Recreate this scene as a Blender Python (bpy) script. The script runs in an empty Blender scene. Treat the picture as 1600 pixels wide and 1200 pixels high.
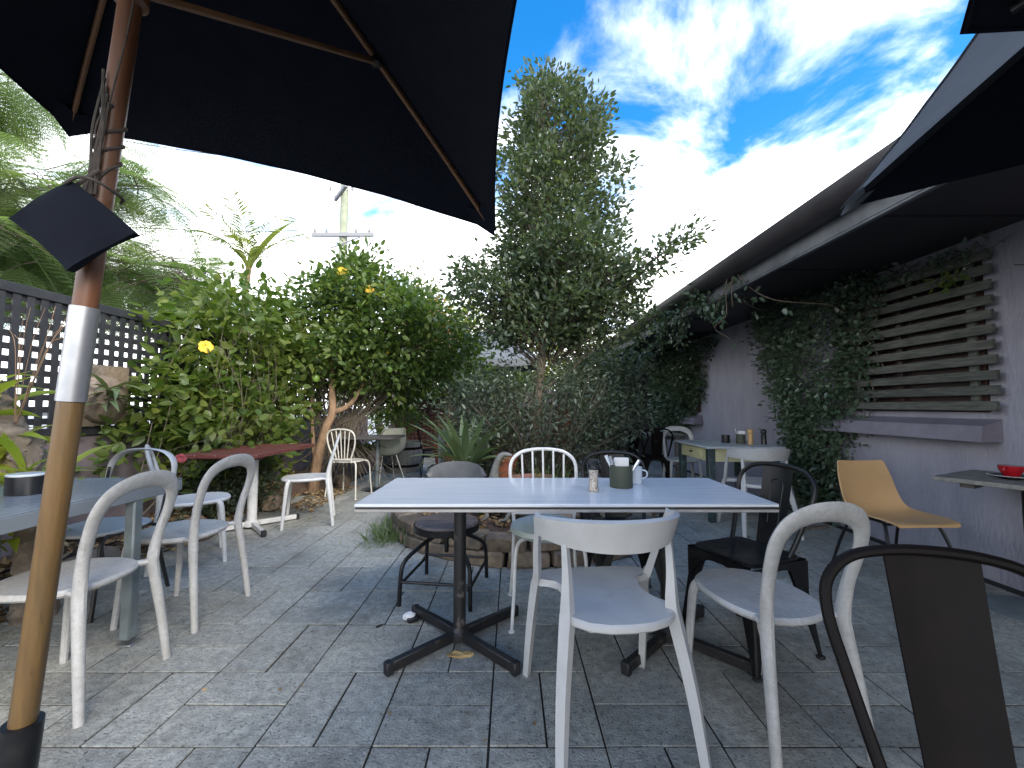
import bpy, math, random
import numpy as np
from mathutils import Vector, Matrix, Quaternion

R = math.radians
PI = math.pi
random.seed(7)
scene = bpy.context.scene
COL = scene.collection

# ------------------------------------------------------------------ camera
CAM_H = 1.16
cam_d = bpy.data.cameras.new('camera')
cam = bpy.data.objects.new('camera', cam_d)
COL.objects.link(cam)
cam.location = (0, 0, CAM_H)
cam.rotation_euler = (R(90) + math.atan(35 / 650), 0, 0)
cam_d.sensor_width = 36
cam_d.lens = 36 * 650 / 1600
cam_d.clip_start = 0.02
cam_d.clip_end = 2000
scene.camera = cam

# ------------------------------------------------------------------ sky, sun, exposure
SUN_EL, SUN_AZ = R(34), R(140)
world = bpy.data.worlds.new('World')
scene.world = world
world.use_nodes = True
nt = world.node_tree
nt.nodes.clear()
N = nt.nodes.new
L = nt.links.new
out = N('ShaderNodeOutputWorld')
bg = N('ShaderNodeBackground')
bg.inputs['Strength'].default_value = 0.1
sky = N('ShaderNodeTexSky')
sky.sky_type = 'NISHITA'
sky.sun_disc = False
sky.sun_elevation = SUN_EL
sky.sun_rotation = SUN_AZ
sky.air_density = 1.0
sky.dust_density = 0.6
sky.ozone_density = 2.5
hs = N('ShaderNodeHueSaturation')
hs.inputs['Saturation'].default_value = 1.4
hs.inputs['Value'].default_value = 1.15
L(sky.outputs[0], hs.inputs['Color'])
tc = N('ShaderNodeTexCoord')
sep = N('ShaderNodeSeparateXYZ')
L(tc.outputs['Generated'], sep.inputs[0])


def wmath(op, a, b=None, clamp=False):
    n = N('ShaderNodeMath')
    n.operation = op
    n.use_clamp = clamp
    for i, x in enumerate((a, b)):
        if x is None:
            continue
        if isinstance(x, (int, float)):
            n.inputs[i].default_value = x
        else:
            L(x, n.inputs[i])
    return n.outputs[0]


zc = wmath('MAXIMUM', sep.outputs[2], 0.02)
zz = wmath('ADD', zc, 0.22)
cx = wmath('DIVIDE', sep.outputs[0], zz)
cy = wmath('DIVIDE', sep.outputs[1], zz)
comb = N('ShaderNodeCombineXYZ')
L(cx, comb.inputs[0])
L(cy, comb.inputs[1])
comb.inputs[2].default_value = 18.7
nz = N('ShaderNodeTexNoise')
nz.inputs['Scale'].default_value = 2.3
nz.inputs['Detail'].default_value = 9
nz.inputs['Roughness'].default_value = 0.58
nz.inputs['Distortion'].default_value = 0.35
L(comb.outputs[0], nz.inputs['Vector'])
bank = N('ShaderNodeMapRange')
bank.interpolation_type = 'SMOOTHSTEP'
bank.inputs['From Min'].default_value = 0.60
bank.inputs['From Max'].default_value = 0.30
L(sep.outputs[2], bank.inputs[0])
msk0 = wmath('MULTIPLY', bank.outputs[0], 0.26)
msk1 = wmath('ADD', nz.outputs[0], msk0)
cl = N('ShaderNodeMapRange')
cl.interpolation_type = 'SMOOTHSTEP'
cl.inputs['From Min'].default_value = 0.485
cl.inputs['From Max'].default_value = 0.77
L(msk1, cl.inputs[0])
msk = cl.outputs[0]
mixw = N('ShaderNodeMix')
mixw.data_type = 'RGBA'
L(msk, mixw.inputs[0])
L(hs.outputs[0], mixw.inputs[6])
mixw.inputs[7].default_value = (10.6, 10.7, 10.9, 1)
L(mixw.outputs[2], bg.inputs['Color'])
L(bg.outputs[0], out.inputs['Surface'])

sun_d = bpy.data.lights.new('sun', 'SUN')
sun_d.energy = 1.5
sun_d.angle = R(32)
sun_d.color = (1.0, 0.93, 0.82)
sun = bpy.data.objects.new('sun', sun_d)
COL.objects.link(sun)
sdir = Vector((math.sin(SUN_AZ) * math.cos(SUN_EL), math.cos(SUN_AZ) * math.cos(SUN_EL), math.sin(SUN_EL)))
sun.rotation_euler = sdir.to_track_quat('Z', 'Y').to_euler()
sun.location = sdir * 30

vs = scene.view_settings
vs.view_transform = 'Standard'
vs.look = 'None'
vs.exposure = 1.85
vs.gamma = 1
vs.use_curve_mapping = False
scene.render.engine = 'CYCLES'
scene.cycles.use_denoising = True
scene.cycles.max_bounces = 7
scene.cycles.transparent_max_bounces = 8
scene.cycles.caustics_reflective = False
scene.cycles.caustics_refractive = False

# ------------------------------------------------------------------ materials
MATS = {}


def mat(name, c1, c2=None, rough=0.6, scale=8.0, amt=(0.35, 0.65), bump=0.0, bscale=None, metal=0.0,
        spec=0.5, stretch=None, coords='pos', detail=6, objrand=0.0, translucent=0.0, coat=0.0, c3=None, c3amt=(0.6, 0.7), c3scale=2.0,
        rough2=None, c4=None, c4amt=(0.6, 0.66), c4scale=30.0):
    """colour c1/c2 mixed by noise, optional third stain colour, bump"""
    m = bpy.data.materials.new(name)
    m.use_nodes = True
    t = m.node_tree
    n = t.nodes
    b = n['Principled BSDF']
    b.inputs['Roughness'].default_value = rough
    b.inputs['Metallic'].default_value = metal
    b.inputs['Specular IOR Level'].default_value = spec
    if coat:
        b.inputs['Coat Weight'].default_value = coat
        b.inputs['Coat Roughness'].default_value = 0.15
    g = n.new('ShaderNodeNewGeometry')
    vec = g.outputs['Position']
    if coords == 'obj':
        tcn = n.new('ShaderNodeTexCoord')
        vec = tcn.outputs['Object']
    if stretch:
        mp = n.new('ShaderNodeMapping')
        mp.inputs['Scale'].default_value = stretch
        t.links.new(vec, mp.inputs['Vector'])
        vec = mp.outputs[0]
    c = None
    if c2 is not None:
        no = n.new('ShaderNodeTexNoise')
        no.inputs['Scale'].default_value = scale
        no.inputs['Detail'].default_value = detail
        no.inputs['Roughness'].default_value = 0.6
        t.links.new(vec, no.inputs['Vector'])
        mr = n.new('ShaderNodeMapRange')
        mr.inputs['From Min'].default_value = amt[0]
        mr.inputs['From Max'].default_value = amt[1]
        t.links.new(no.outputs[0], mr.inputs[0])
        mx = n.new('ShaderNodeMix')
        mx.data_type = 'RGBA'
        mx.inputs[6].default_value = (*c1, 1)
        mx.inputs[7].default_value = (*c2, 1)
        t.links.new(mr.outputs[0], mx.inputs[0])
        c = mx.outputs[2]
        if rough2 is not None:
            rr = n.new('ShaderNodeMapRange')
            rr.inputs['To Min'].default_value = rough
            rr.inputs['To Max'].default_value = rough2
            t.links.new(mr.outputs[0], rr.inputs[0])
            t.links.new(rr.outputs[0], b.inputs['Roughness'])
    else:
        rgb = n.new('ShaderNodeRGB')
        rgb.outputs[0].default_value = (*c1, 1)
        c = rgb.outputs[0]
    if c3 is not None:
        no = n.new('ShaderNodeTexNoise')
        no.inputs['Scale'].default_value = c3scale
        no.inputs['Detail'].default_value = 8
        no.inputs['Roughness'].default_value = 0.65
        t.links.new(vec, no.inputs['Vector'])
        mr = n.new('ShaderNodeMapRange')
        mr.inputs['From Min'].default_value = c3amt[0]
        mr.inputs['From Max'].default_value = c3amt[1]
        t.links.new(no.outputs[0], mr.inputs[0])
        mx = n.new('ShaderNodeMix')
        mx.data_type = 'RGBA'
        t.links.new(mr.outputs[0], mx.inputs[0])
        t.links.new(c, mx.inputs[6])
        mx.inputs[7].default_value = (*c3, 1)
        c = mx.outputs[2]
    if c4 is not None:
        no = n.new('ShaderNodeTexNoise')
        no.inputs['Scale'].default_value = c4scale
        no.inputs['Detail'].default_value = 4
        no.inputs['Roughness'].default_value = 0.7
        t.links.new(vec, no.inputs['Vector'])
        mr = n.new('ShaderNodeMapRange')
        mr.inputs['From Min'].default_value = c4amt[0]
        mr.inputs['From Max'].default_value = c4amt[1]
        t.links.new(no.outputs[0], mr.inputs[0])
        mx = n.new('ShaderNodeMix')
        mx.data_type = 'RGBA'
        t.links.new(mr.outputs[0], mx.inputs[0])
        t.links.new(c, mx.inputs[6])
        mx.inputs[7].default_value = (*c4, 1)
        c = mx.outputs[2]
    if objrand:
        oi = n.new('ShaderNodeObjectInfo')
        at = n.new('ShaderNodeAttribute')
        at.attribute_name = 'rnd'
        ad = n.new('ShaderNodeMath')
        ad.operation = 'ADD'
        t.links.new(oi.outputs['Random'], ad.inputs[0])
        t.links.new(at.outputs['Fac'], ad.inputs[1])
        fr = n.new('ShaderNodeMath')
        fr.operation = 'FRACT'
        t.links.new(ad.outputs[0], fr.inputs[0])
        mr = n.new('ShaderNodeMapRange')
        mr.inputs['To Min'].default_value = 1 - objrand
        mr.inputs['To Max'].default_value = 1 + objrand
        t.links.new(fr.outputs[0], mr.inputs[0])
        hv = n.new('ShaderNodeHueSaturation')
        t.links.new(c, hv.inputs['Color'])
        t.links.new(mr.outputs[0], hv.inputs['Value'])
        c = hv.outputs[0]
    t.links.new(c, b.inputs['Base Color'])
    if bump:
        no = n.new('ShaderNodeTexNoise')
        no.inputs['Scale'].default_value = bscale or scale * 3
        no.inputs['Detail'].default_value = 5
        t.links.new(vec, no.inputs['Vector'])
        bp = n.new('ShaderNodeBump')
        bp.inputs['Strength'].default_value = bump
        bp.inputs['Distance'].default_value = 0.01
        t.links.new(no.outputs[0], bp.inputs['Height'])
        t.links.new(bp.outputs[0], b.inputs['Normal'])
    if translucent:
        tr = n.new('ShaderNodeBsdfTranslucent')
        t.links.new(c, tr.inputs['Color'])
        ms = n.new('ShaderNodeMixShader')
        ms.inputs[0].default_value = translucent
        t.links.new(b.outputs[0], ms.inputs[1])
        t.links.new(tr.outputs[0], ms.inputs[2])
        t.links.new(ms.outputs[0], n['Material Output'].inputs['Surface'])
    MATS[name] = m
    return m


def leafmat(name, cols, rough=0.45, trans=0.35, spec=0.5, tboost=(1.5, 1.6, 0.7)):
    m = bpy.data.materials.new(name)
    m.use_nodes = True
    t = m.node_tree
    n = t.nodes
    b = n['Principled BSDF']
    b.inputs['Roughness'].default_value = rough
    b.inputs['Specular IOR Level'].default_value = spec
    at = n.new('ShaderNodeAttribute')
    at.attribute_name = 'lv'
    rp = n.new('ShaderNodeValToRGB')
    cr = rp.color_ramp
    cr.elements[0].position = 0
    cr.elements[0].color = (*cols[0], 1)
    cr.elements[1].position = 1
    cr.elements[1].color = (*cols[-1], 1)
    for i, c in enumerate(cols[1:-1]):
        e = cr.elements.new((i + 1) / (len(cols) - 1))
        e.color = (*c, 1)
    t.links.new(at.outputs['Fac'], rp.inputs[0])
    t.links.new(rp.outputs[0], b.inputs['Base Color'])
    tr = n.new('ShaderNodeBsdfTranslucent')
    mu = n.new('ShaderNodeMix')
    mu.data_type = 'RGBA'
    mu.blend_type = 'MULTIPLY'
    mu.inputs[0].default_value = 1
    t.links.new(rp.outputs[0], mu.inputs[6])
    mu.inputs[7].default_value = (*tboost, 1)
    t.links.new(mu.outputs[2], tr.inputs['Color'])
    ms = n.new('ShaderNodeMixShader')
    ms.inputs[0].default_value = trans
    t.links.new(b.outputs[0], ms.inputs[1])
    t.links.new(tr.outputs[0], ms.inputs[2])
    t.links.new(ms.outputs[0], n['Material Output'].inputs['Surface'])
    MATS[name] = m
    return m


mat('paver', (0.40, 0.398, 0.355), (0.24, 0.24, 0.215), rough=0.85, scale=26, amt=(0.36, 0.66), bump=0.6, bscale=110, objrand=0.12,
    c3=(0.14, 0.142, 0.125), c3amt=(0.48, 0.80), c3scale=2.6, spec=0.4, rough2=0.65, c4=(0.085, 0.086, 0.08), c4amt=(0.56, 0.66), c4scale=75)
mat('sand', (0.022, 0.022, 0.019), (0.013, 0.013, 0.011), rough=0.95, scale=40)
mat('concrete', (0.42, 0.42, 0.40), (0.33, 0.33, 0.32), rough=0.9, scale=3)
mat('mulch', (0.11, 0.065, 0.04), (0.035, 0.025, 0.02), rough=0.95, scale=30, bump=1.0, bscale=40)
mat('wall_paint', (0.31, 0.305, 0.352), (0.255, 0.25, 0.295), rough=0.7, scale=6, bump=0.6, bscale=45, stretch=(1, 1, 0.35),
    c3=(0.225, 0.215, 0.255), c3amt=(0.5, 0.8), c3scale=1.5)
mat('sill_paint', (0.21, 0.195, 0.235), (0.165, 0.153, 0.185), rough=0.55, scale=8, bump=0.15)
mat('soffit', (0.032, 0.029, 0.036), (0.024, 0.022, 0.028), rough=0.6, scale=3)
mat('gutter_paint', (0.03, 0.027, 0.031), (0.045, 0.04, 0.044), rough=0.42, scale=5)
mat('fascia_paint', (0.16, 0.17, 0.185), (0.10, 0.105, 0.118), rough=0.5, scale=6)
mat('roof_metal', (0.12, 0.11, 0.12), rough=0.5)
mat('slat_wood', (0.125, 0.130, 0.112), (0.058, 0.060, 0.05), rough=0.75, scale=14, stretch=(4, 0.6, 6), bump=0.4, c3=(0.035, 0.04, 0.033), c3amt=(0.48, 0.75), c3scale=2.5)
mat('window_dark', (0.04, 0.016, 0.013), (0.018, 0.008, 0.007), rough=0.35, scale=4)
mat('lattice_black', (0.016, 0.017, 0.02), (0.03, 0.031, 0.034), rough=0.6, scale=12)
mat('lattice_red', (0.055, 0.014, 0.012), (0.035, 0.012, 0.01), rough=0.7, scale=12)
mat('pink_wall', (0.36, 0.19, 0.16), (0.27, 0.14, 0.12), rough=0.8, scale=10)
mat('low_wall', (0.20, 0.165, 0.175), (0.14, 0.115, 0.12), rough=0.8, scale=6, bump=0.3, c3=(0.07, 0.065, 0.06), c3amt=(0.55, 0.75))
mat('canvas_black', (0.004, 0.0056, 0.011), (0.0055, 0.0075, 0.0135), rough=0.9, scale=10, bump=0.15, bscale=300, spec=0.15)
mat('canvas_lit', (0.21, 0.225, 0.24), (0.185, 0.2, 0.215), rough=0.85, scale=8, spec=0.2, translucent=0.4)  # lit look of one dark umbrella panel, put into the cloth colour
mat('pole_wood', (0.145, 0.085, 0.028), (0.105, 0.060, 0.021), rough=0.42, scale=9, stretch=(5, 5, 0.6), c3=(0.065, 0.045, 0.022), c3amt=(0.42, 0.72), c3scale=5, coat=0.1, bump=0.15, c4=(0.05, 0.033, 0.018), c4amt=(0.6, 0.7), c4scale=12)
mat('pole_wood_dark', (0.13, 0.05, 0.02), (0.09, 0.035, 0.015), rough=0.45, scale=9, stretch=(5, 5, 0.6))
mat('rib_wood', (0.22, 0.11, 0.05), (0.16, 0.08, 0.035), rough=0.5, scale=9)
mat('alu', (0.45, 0.46, 0.48), (0.38, 0.39, 0.41), rough=0.38, scale=20, metal=0.85)
mat('black_paint', (0.006, 0.0063, 0.0072), (0.013, 0.013, 0.014), spec=0.35, rough=0.36, scale=18, amt=(0.5, 0.8), rough2=0.6)
mat('black_worn', (0.014, 0.013, 0.013), (0.12, 0.10, 0.085), rough=0.45, scale=16, amt=(0.58, 0.74), rough2=0.8)
mat('brown_metal', (0.005, 0.0036, 0.0034), (0.009, 0.0055, 0.005), spec=0.14, rough=0.55, scale=14, amt=(0.45, 0.8))
mat('plastic_white', (0.55, 0.555, 0.55), (0.46, 0.465, 0.455), rough=0.42, scale=30, amt=(0.35, 0.75), c3=(0.36, 0.355, 0.335), c3amt=(0.5, 0.95), c3scale=5, bump=0.05, c4=(0.30, 0.29, 0.265), c4amt=(0.62, 0.75), c4scale=140)
mat('plastic_grey', (0.47, 0.465, 0.45), (0.37, 0.365, 0.35), rough=0.5, scale=45, amt=(0.35, 0.72), c3=(0.27, 0.262, 0.245), c3amt=(0.46, 0.9), c3scale=6, bump=0.06, c4=(0.20, 0.19, 0.17), c4amt=(0.58, 0.72), c4scale=170)
mat('plastic_clean', (0.52, 0.515, 0.50), (0.43, 0.425, 0.41), rough=0.38, scale=6, amt=(0.4, 0.75), c3=(0.33, 0.325, 0.31), c3amt=(0.6, 0.85), c3scale=10)
mat('cream_metal', (0.62, 0.60, 0.53), (0.5, 0.48, 0.42), rough=0.4, scale=10)
mat('white_metal', (0.66, 0.66, 0.65), (0.54, 0.54, 0.53), rough=0.35, scale=12, c3=(0.32, 0.29, 0.24), c3amt=(0.62, 0.75), c3scale=9)
mat('mint_vinyl', (0.36, 0.42, 0.39), (0.44, 0.49, 0.47), rough=0.4, scale=3)
mat('piping_pale', (0.52, 0.55, 0.53), rough=0.5)
mat('table_white', (0.74, 0.76, 0.78), (0.58, 0.61, 0.65), rough=0.2, scale=5, stretch=(0.5, 14, 6), amt=(0.35, 0.7), coat=0.2, c3=(0.36, 0.40, 0.46), c3amt=(0.62, 0.85), c3scale=6)
mat('table_edge', (0.42, 0.40, 0.38), (0.30, 0.28, 0.27), rough=0.5, scale=10)
mat('edge_dark', (0.03, 0.026, 0.024), rough=0.6)
mat('steel_grey', (0.30, 0.34, 0.38), (0.24, 0.27, 0.30), rough=0.25, scale=6, metal=0.35)
mat('steel_post', (0.19, 0.225, 0.235), (0.13, 0.155, 0.16), rough=0.5, scale=9, metal=0.2)
mat('red_timber', (0.135, 0.040, 0.032), (0.085, 0.026, 0.022), rough=0.5, scale=8, stretch=(6, 0.7, 6), c3=(0.26, 0.09, 0.07), c3amt=(0.6, 0.8))
mat('dark_timber', (0.085, 0.075, 0.07), (0.045, 0.04, 0.038), rough=0.6, scale=9, stretch=(1, 6, 6))
mat('grey_timber', (0.25, 0.24, 0.215), (0.15, 0.145, 0.13), rough=0.7, scale=9, stretch=(1.5, 6, 6))
mat('seat_wood', (0.15, 0.115, 0.105), (0.06, 0.045, 0.042), rough=0.55, scale=7, stretch=(1, 7, 3), c3=(0.24, 0.21, 0.20), c3amt=(0.55, 0.75), c3scale=6)
mat('slate_back', (0.075, 0.08, 0.088), (0.05, 0.054, 0.06), rough=0.45, scale=8)
mat('tan_plastic', (0.58, 0.365, 0.175), (0.53, 0.33, 0.15), rough=0.4, scale=4)
mat('cream_shell', (0.47, 0.48, 0.39), (0.42, 0.43, 0.35), rough=0.4, scale=4)
mat('desk_yellow', (0.56, 0.54, 0.30), (0.46, 0.44, 0.25), rough=0.55, scale=7, c3=(0.25, 0.24, 0.16), c3amt=(0.62, 0.72), c3scale=12)
mat('desk_teal', (0.030, 0.055, 0.055), (0.018, 0.03, 0.03), rough=0.5, scale=10, c3=(0.08, 0.22, 0.25), c3amt=(0.60, 0.70), c3scale=14)
mat('desk_top', (0.42, 0.45, 0.44), (0.32, 0.35, 0.35), rough=0.35, scale=8)
mat('tin_green', (0.060, 0.068, 0.042), (0.05, 0.056, 0.036), rough=0.55, scale=8)
mat('tin_black', (0.013, 0.013, 0.014), rough=0.35)
mat('enamel_white', (0.62, 0.66, 0.68), rough=0.2)
mat('paper', (0.78, 0.78, 0.77), (0.7, 0.7, 0.7), rough=0.8, scale=20)
mat('cutlery', (0.6, 0.6, 0.6), rough=0.25, metal=1.0)
mat('salt', (0.50, 0.44, 0.36), (0.13, 0.10, 0.085), rough=0.45, scale=160, amt=(0.45, 0.6), coat=0.6)
mat('glass_pale', (0.45, 0.48, 0.45), (0.36, 0.40, 0.37), rough=0.15, scale=9)
mat('wood_pale', (0.52, 0.32, 0.13), (0.45, 0.27, 0.11), rough=0.45, scale=9)
mat('blue_foil', (0.05, 0.13, 0.24), rough=0.25)
mat('cup_red', (0.42, 0.012, 0.02), rough=0.18, coat=0.5)
mat('plate_black', (0.014, 0.014, 0.018), rough=0.2)
mat('stone', (0.215, 0.165, 0.115), (0.12, 0.095, 0.07), rough=0.9, scale=14, bump=0.7, bscale=40, objrand=0.2, c3=(0.055, 0.055, 0.045), c3amt=(0.5, 0.7), c3scale=5)
mat('rock', (0.30, 0.22, 0.15), (0.17, 0.125, 0.09), rough=0.9, scale=9, bump=0.6, bscale=25, objrand=0.15)
mat('statue', (0.20, 0.20, 0.185), (0.12, 0.12, 0.115), rough=0.7, scale=18, bump=0.5, bscale=80)
mat('terracotta', (0.36, 0.115, 0.05), (0.26, 0.085, 0.045), rough=0.75, scale=8, bump=0.2)
mat('pink_pot', (0.30, 0.145, 0.115), (0.22, 0.11, 0.09), rough=0.75, scale=8)
mat('rust_post', (0.20, 0.055, 0.03), (0.12, 0.035, 0.02), rough=0.8, scale=9, bump=0.3)
mat('bark', (0.20, 0.155, 0.115), (0.10, 0.08, 0.06), rough=0.9, scale=14, stretch=(3, 3, 0.8), bump=0.7, bscale=30)
mat('bark_tan', (0.30, 0.19, 0.11), (0.18, 0.115, 0.07), rough=0.85, scale=12, stretch=(2, 2, 0.7), bump=0.5)
mat('twig', (0.13, 0.105, 0.075), (0.08, 0.065, 0.05), rough=0.9, scale=10)
mat('log', (0.25, 0.205, 0.155), (0.07, 0.055, 0.045), rough=0.95, scale=16, bump=1.0, bscale=28, c3=(0.2, 0.15, 0.10), c3amt=(0.45, 0.6))
mat('utility_wood', (0.33, 0.36, 0.26), (0.26, 0.28, 0.20), rough=0.85, scale=4)
mat('utility_arm', (0.25, 0.25, 0.26), rough=0.7)
mat('wire', (0.05, 0.05, 0.06), rough=0.6)
mat('dry_leaf', (0.30, 0.19, 0.07), (0.42, 0.30, 0.13), rough=0.8, scale=20)
mat('flower_yellow', (0.80, 0.48, 0.02), (0.85, 0.60, 0.05), rough=0.6, scale=30, translucent=0.3)
mat('flower_pink', (0.55, 0.12, 0.14), rough=0.6, translucent=0.3)
mat('fruit_green', (0.15, 0.25, 0.05), rough=0.4)
mat('rope', (0.08, 0.065, 0.055), (0.045, 0.04, 0.036), rough=0.9, scale=40)
mat('far_canvas', (0.13, 0.14, 0.155), (0.11, 0.12, 0.13), rough=0.8, scale=4)
mat('rubber', (0.012, 0.012, 0.013), rough=0.6)
mat('dark_block', (0.012, 0.012, 0.014), rough=0.7)

leafmat('leaf_tree', [(0.042, 0.066, 0.042), (0.070, 0.100, 0.058), (0.115, 0.138, 0.068)], rough=0.42, trans=0.36)
leafmat('leaf_shrub', [(0.055, 0.078, 0.055), (0.085, 0.112, 0.076), (0.125, 0.15, 0.095)], rough=0.45, trans=0.32)
leafmat('leaf_vine', [(0.060, 0.105, 0.026), (0.10, 0.155, 0.036), (0.15, 0.195, 0.046), (0.20, 0.225, 0.05)], rough=0.42, trans=0.48)
leafmat('leaf_vine_dark', [(0.050, 0.090, 0.028), (0.080, 0.130, 0.036), (0.125, 0.170, 0.045)], rough=0.42, trans=0.46)
leafmat('leaf_creeper', [(0.046, 0.086, 0.052), (0.078, 0.122, 0.076), (0.12, 0.155, 0.10)], rough=0.32, trans=0.2, spec=0.6)
leafmat('leaf_fern', [(0.11, 0.165, 0.085), (0.145, 0.20, 0.10), (0.18, 0.225, 0.105)], rough=0.5, trans=0.58)
leafmat('leaf_palm', [(0.14, 0.19, 0.04), (0.22, 0.26, 0.06), (0.30, 0.31, 0.08)], rough=0.45, trans=0.4)
leafmat('leaf_far', [(0.09, 0.125, 0.06), (0.14, 0.17, 0.07), (0.22, 0.23, 0.08)], rough=0.55, trans=0.4)
leafmat('leaf_far_yellow', [(0.14, 0.18, 0.05), (0.24, 0.27, 0.06), (0.34, 0.34, 0.08)], rough=0.55, trans=0.45)
leafmat('leaf_red', [(0.14, 0.12, 0.06), (0.28, 0.12, 0.08), (0.36, 0.16, 0.10)], rough=0.55, trans=0.4)
leafmat('leaf_strap', [(0.065, 0.105, 0.055), (0.10, 0.15, 0.075), (0.17, 0.20, 0.09)], rough=0.4, trans=0.2)
leafmat('leaf_orchid', [(0.20, 0.28, 0.03), (0.30, 0.36, 0.05), (0.38, 0.38, 0.07)], rough=0.4, trans=0.4)
leafmat('leaf_dry', [(0.10, 0.06, 0.035), (0.22, 0.14, 0.06), (0.40, 0.30, 0.16)], rough=0.8, trans=0.1, tboost=(1, 1, 1))


# ------------------------------------------------------------------ mesh helpers
def V3(*a):
    return Vector(a[0]) if len(a) == 1 else Vector(a)


class MB:
    def __init__(s):
        s.v = []
        s.f = []
        s.fr = []      # per-face random value

    def add(s, vs_, fs, rv=0.0):
        o = len(s.v)
        s.v.extend([tuple(p) for p in vs_])
        for f in fs:
            s.f.append(tuple(i + o for i in f))
            s.fr.append(rv)

    def box(s, c, size, bev=0.0, rot=None, rv=0.0, taper=1.0):
        """chamfered box; taper scales the bottom face in x and y"""
        hx, hy, hz_ = size[0] / 2, size[1] / 2, size[2] / 2
        b = min(bev, hx * 0.45, hy * 0.45, hz_ * 0.45)
        vs_ = []
        idx = {}
        for sx in (-1, 1):
            for sy in (-1, 1):
                for sz in (-1, 1):
                    if b <= 0:
                        idx[(sx, sy, sz, 0)] = idx[(sx, sy, sz, 1)] = idx[(sx, sy, sz, 2)] = len(vs_)
                        vs_.append(Vector((sx * hx, sy * hy, sz * hz_)))
                    else:
                        for a in range(3):
                            p = [sx * (hx - b), sy * (hy - b), sz * (hz_ - b)]
                            p[a] = (sx * hx, sy * hy, sz * hz_)[a]
                            idx[(sx, sy, sz, a)] = len(vs_)
                            vs_.append(Vector(p))
        fs = []
        S = (-1, 1)
        for sgn in S:
            fs.append([idx[(sgn, y, z, 0)] for y, z in ((-1, -1), (1, -1), (1, 1), (-1, 1))])
            fs.append([idx[(x, sgn, z, 1)] for x, z in ((-1, -1), (1, -1), (1, 1), (-1, 1))])
            fs.append([idx[(x, y, sgn, 2)] for x, y in ((-1, -1), (1, -1), (1, 1), (-1, 1))])
        if b > 0:
            for p in S:
                for q in S:
                    fs.append([idx[(p, q, -1, 0)], idx[(p, q, 1, 0)], idx[(p, q, 1, 1)], idx[(p, q, -1, 1)]])
                    fs.append([idx[(p, -1, q, 0)], idx[(p, 1, q, 0)], idx[(p, 1, q, 2)], idx[(p, -1, q, 2)]])
                    fs.append([idx[(-1, p, q, 1)], idx[(1, p, q, 1)], idx[(1, p, q, 2)], idx[(-1, p, q, 2)]])
                    for r_ in S:
                        fs.append([idx[(p, q, r_, 0)], idx[(p, q, r_, 1)], idx[(p, q, r_, 2)]])
        for i, f in enumerate(fs):
            a, b2, c2 = vs_[f[0]], vs_[f[1]], vs_[f[2]]
            nrm = (b2 - a).cross(c2 - a)
            if nrm.dot(a + b2 + c2) < 0:
                fs[i] = f[::-1]
        if taper != 1.0:
            for p in vs_:
                if p.z < 0:
                    p.x *= taper
                    p.y *= taper
        if rot is not None:
            vs_ = [rot @ p for p in vs_]
        c = Vector(c)
        s.add([p + c for p in vs_], fs, rv)
        return s

    def tube(s, pts, r, n=8, ref=None, caps=True, rv=0.0):
        """r: number, list, or list of (ra, rb) pairs; rb lies along ref-perpendicular"""
        pts = [Vector(p) for p in pts]
        m = len(pts)
        rs = [r] * m if isinstance(r, (int, float)) else list(r)
        rs = [(q, q) if isinstance(q, (int, float)) else q for q in rs]
        tg = []
        for i in range(m):
            a = pts[max(i - 1, 0)]
            b = pts[min(i + 1, m - 1)]
            d = b - a
            tg.append(d.normalized() if d.length > 1e-9 else Vector((0, 0, 1)))
        if ref is None:
            ref0 = Vector((0, 0, 1)) if abs(tg[0].z) < 0.9 else Vector((1, 0, 0))
            u = tg[0].cross(ref0).normalized()
        rings = []
        vs_ = []
        for i in range(m):
            if ref is not None:
                u = Vector(ref) - tg[i] * tg[i].dot(Vector(ref))
                u = u.normalized() if u.length > 1e-6 else Vector((1, 0, 0))
            else:
                u = u - tg[i] * u.dot(tg[i])
                u = u.normalized() if u.length > 1e-6 else tg[i].orthogonal().normalized()
            w = tg[i].cross(u)
            ring = []
            for k in range(n):
                a = 2 * PI * k / n
                ring.append(len(vs_))
                vs_.append(pts[i] + u * (math.cos(a) * rs[i][0]) + w * (math.sin(a) * rs[i][1]))
            rings.append(ring)
        fs = []
        for i in range(m - 1):
            for k in range(n):
                k2 = (k + 1) % n
                fs.append([rings[i][k], rings[i][k2], rings[i + 1][k2], rings[i + 1][k]])
        if caps:
            fs.append(rings[0][::-1])
            fs.append(rings[-1])
        s.add(vs_, fs, rv)
        return s

    def lathe(s, prof, n=20, c=(0, 0, 0), sx=1.0, sy=1.0, rv=0.0, rot=None):
        c = Vector(c)
        vs_ = []
        fs = []
        for r_, z in prof:
            for k in range(n):
                a = 2 * PI * k / n
                p = Vector((math.cos(a) * r_ * sx, math.sin(a) * r_ * sy, z))
                if rot is not None:
                    p = rot @ p
                vs_.append(p + c)
        for i in range(len(prof) - 1):
            for k in range(n):
                k2 = (k + 1) % n
                fs.append([i * n + k, i * n + k2, (i + 1) * n + k2, (i + 1) * n + k])
        if prof[0][0] > 1e-5:
            fs.append(list(range(n))[::-1])
        if prof[-1][0] > 1e-5:
            fs.append([(len(prof) - 1) * n + k for k in range(n)])
        s.add(vs_, fs, rv)
        return s

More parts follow.
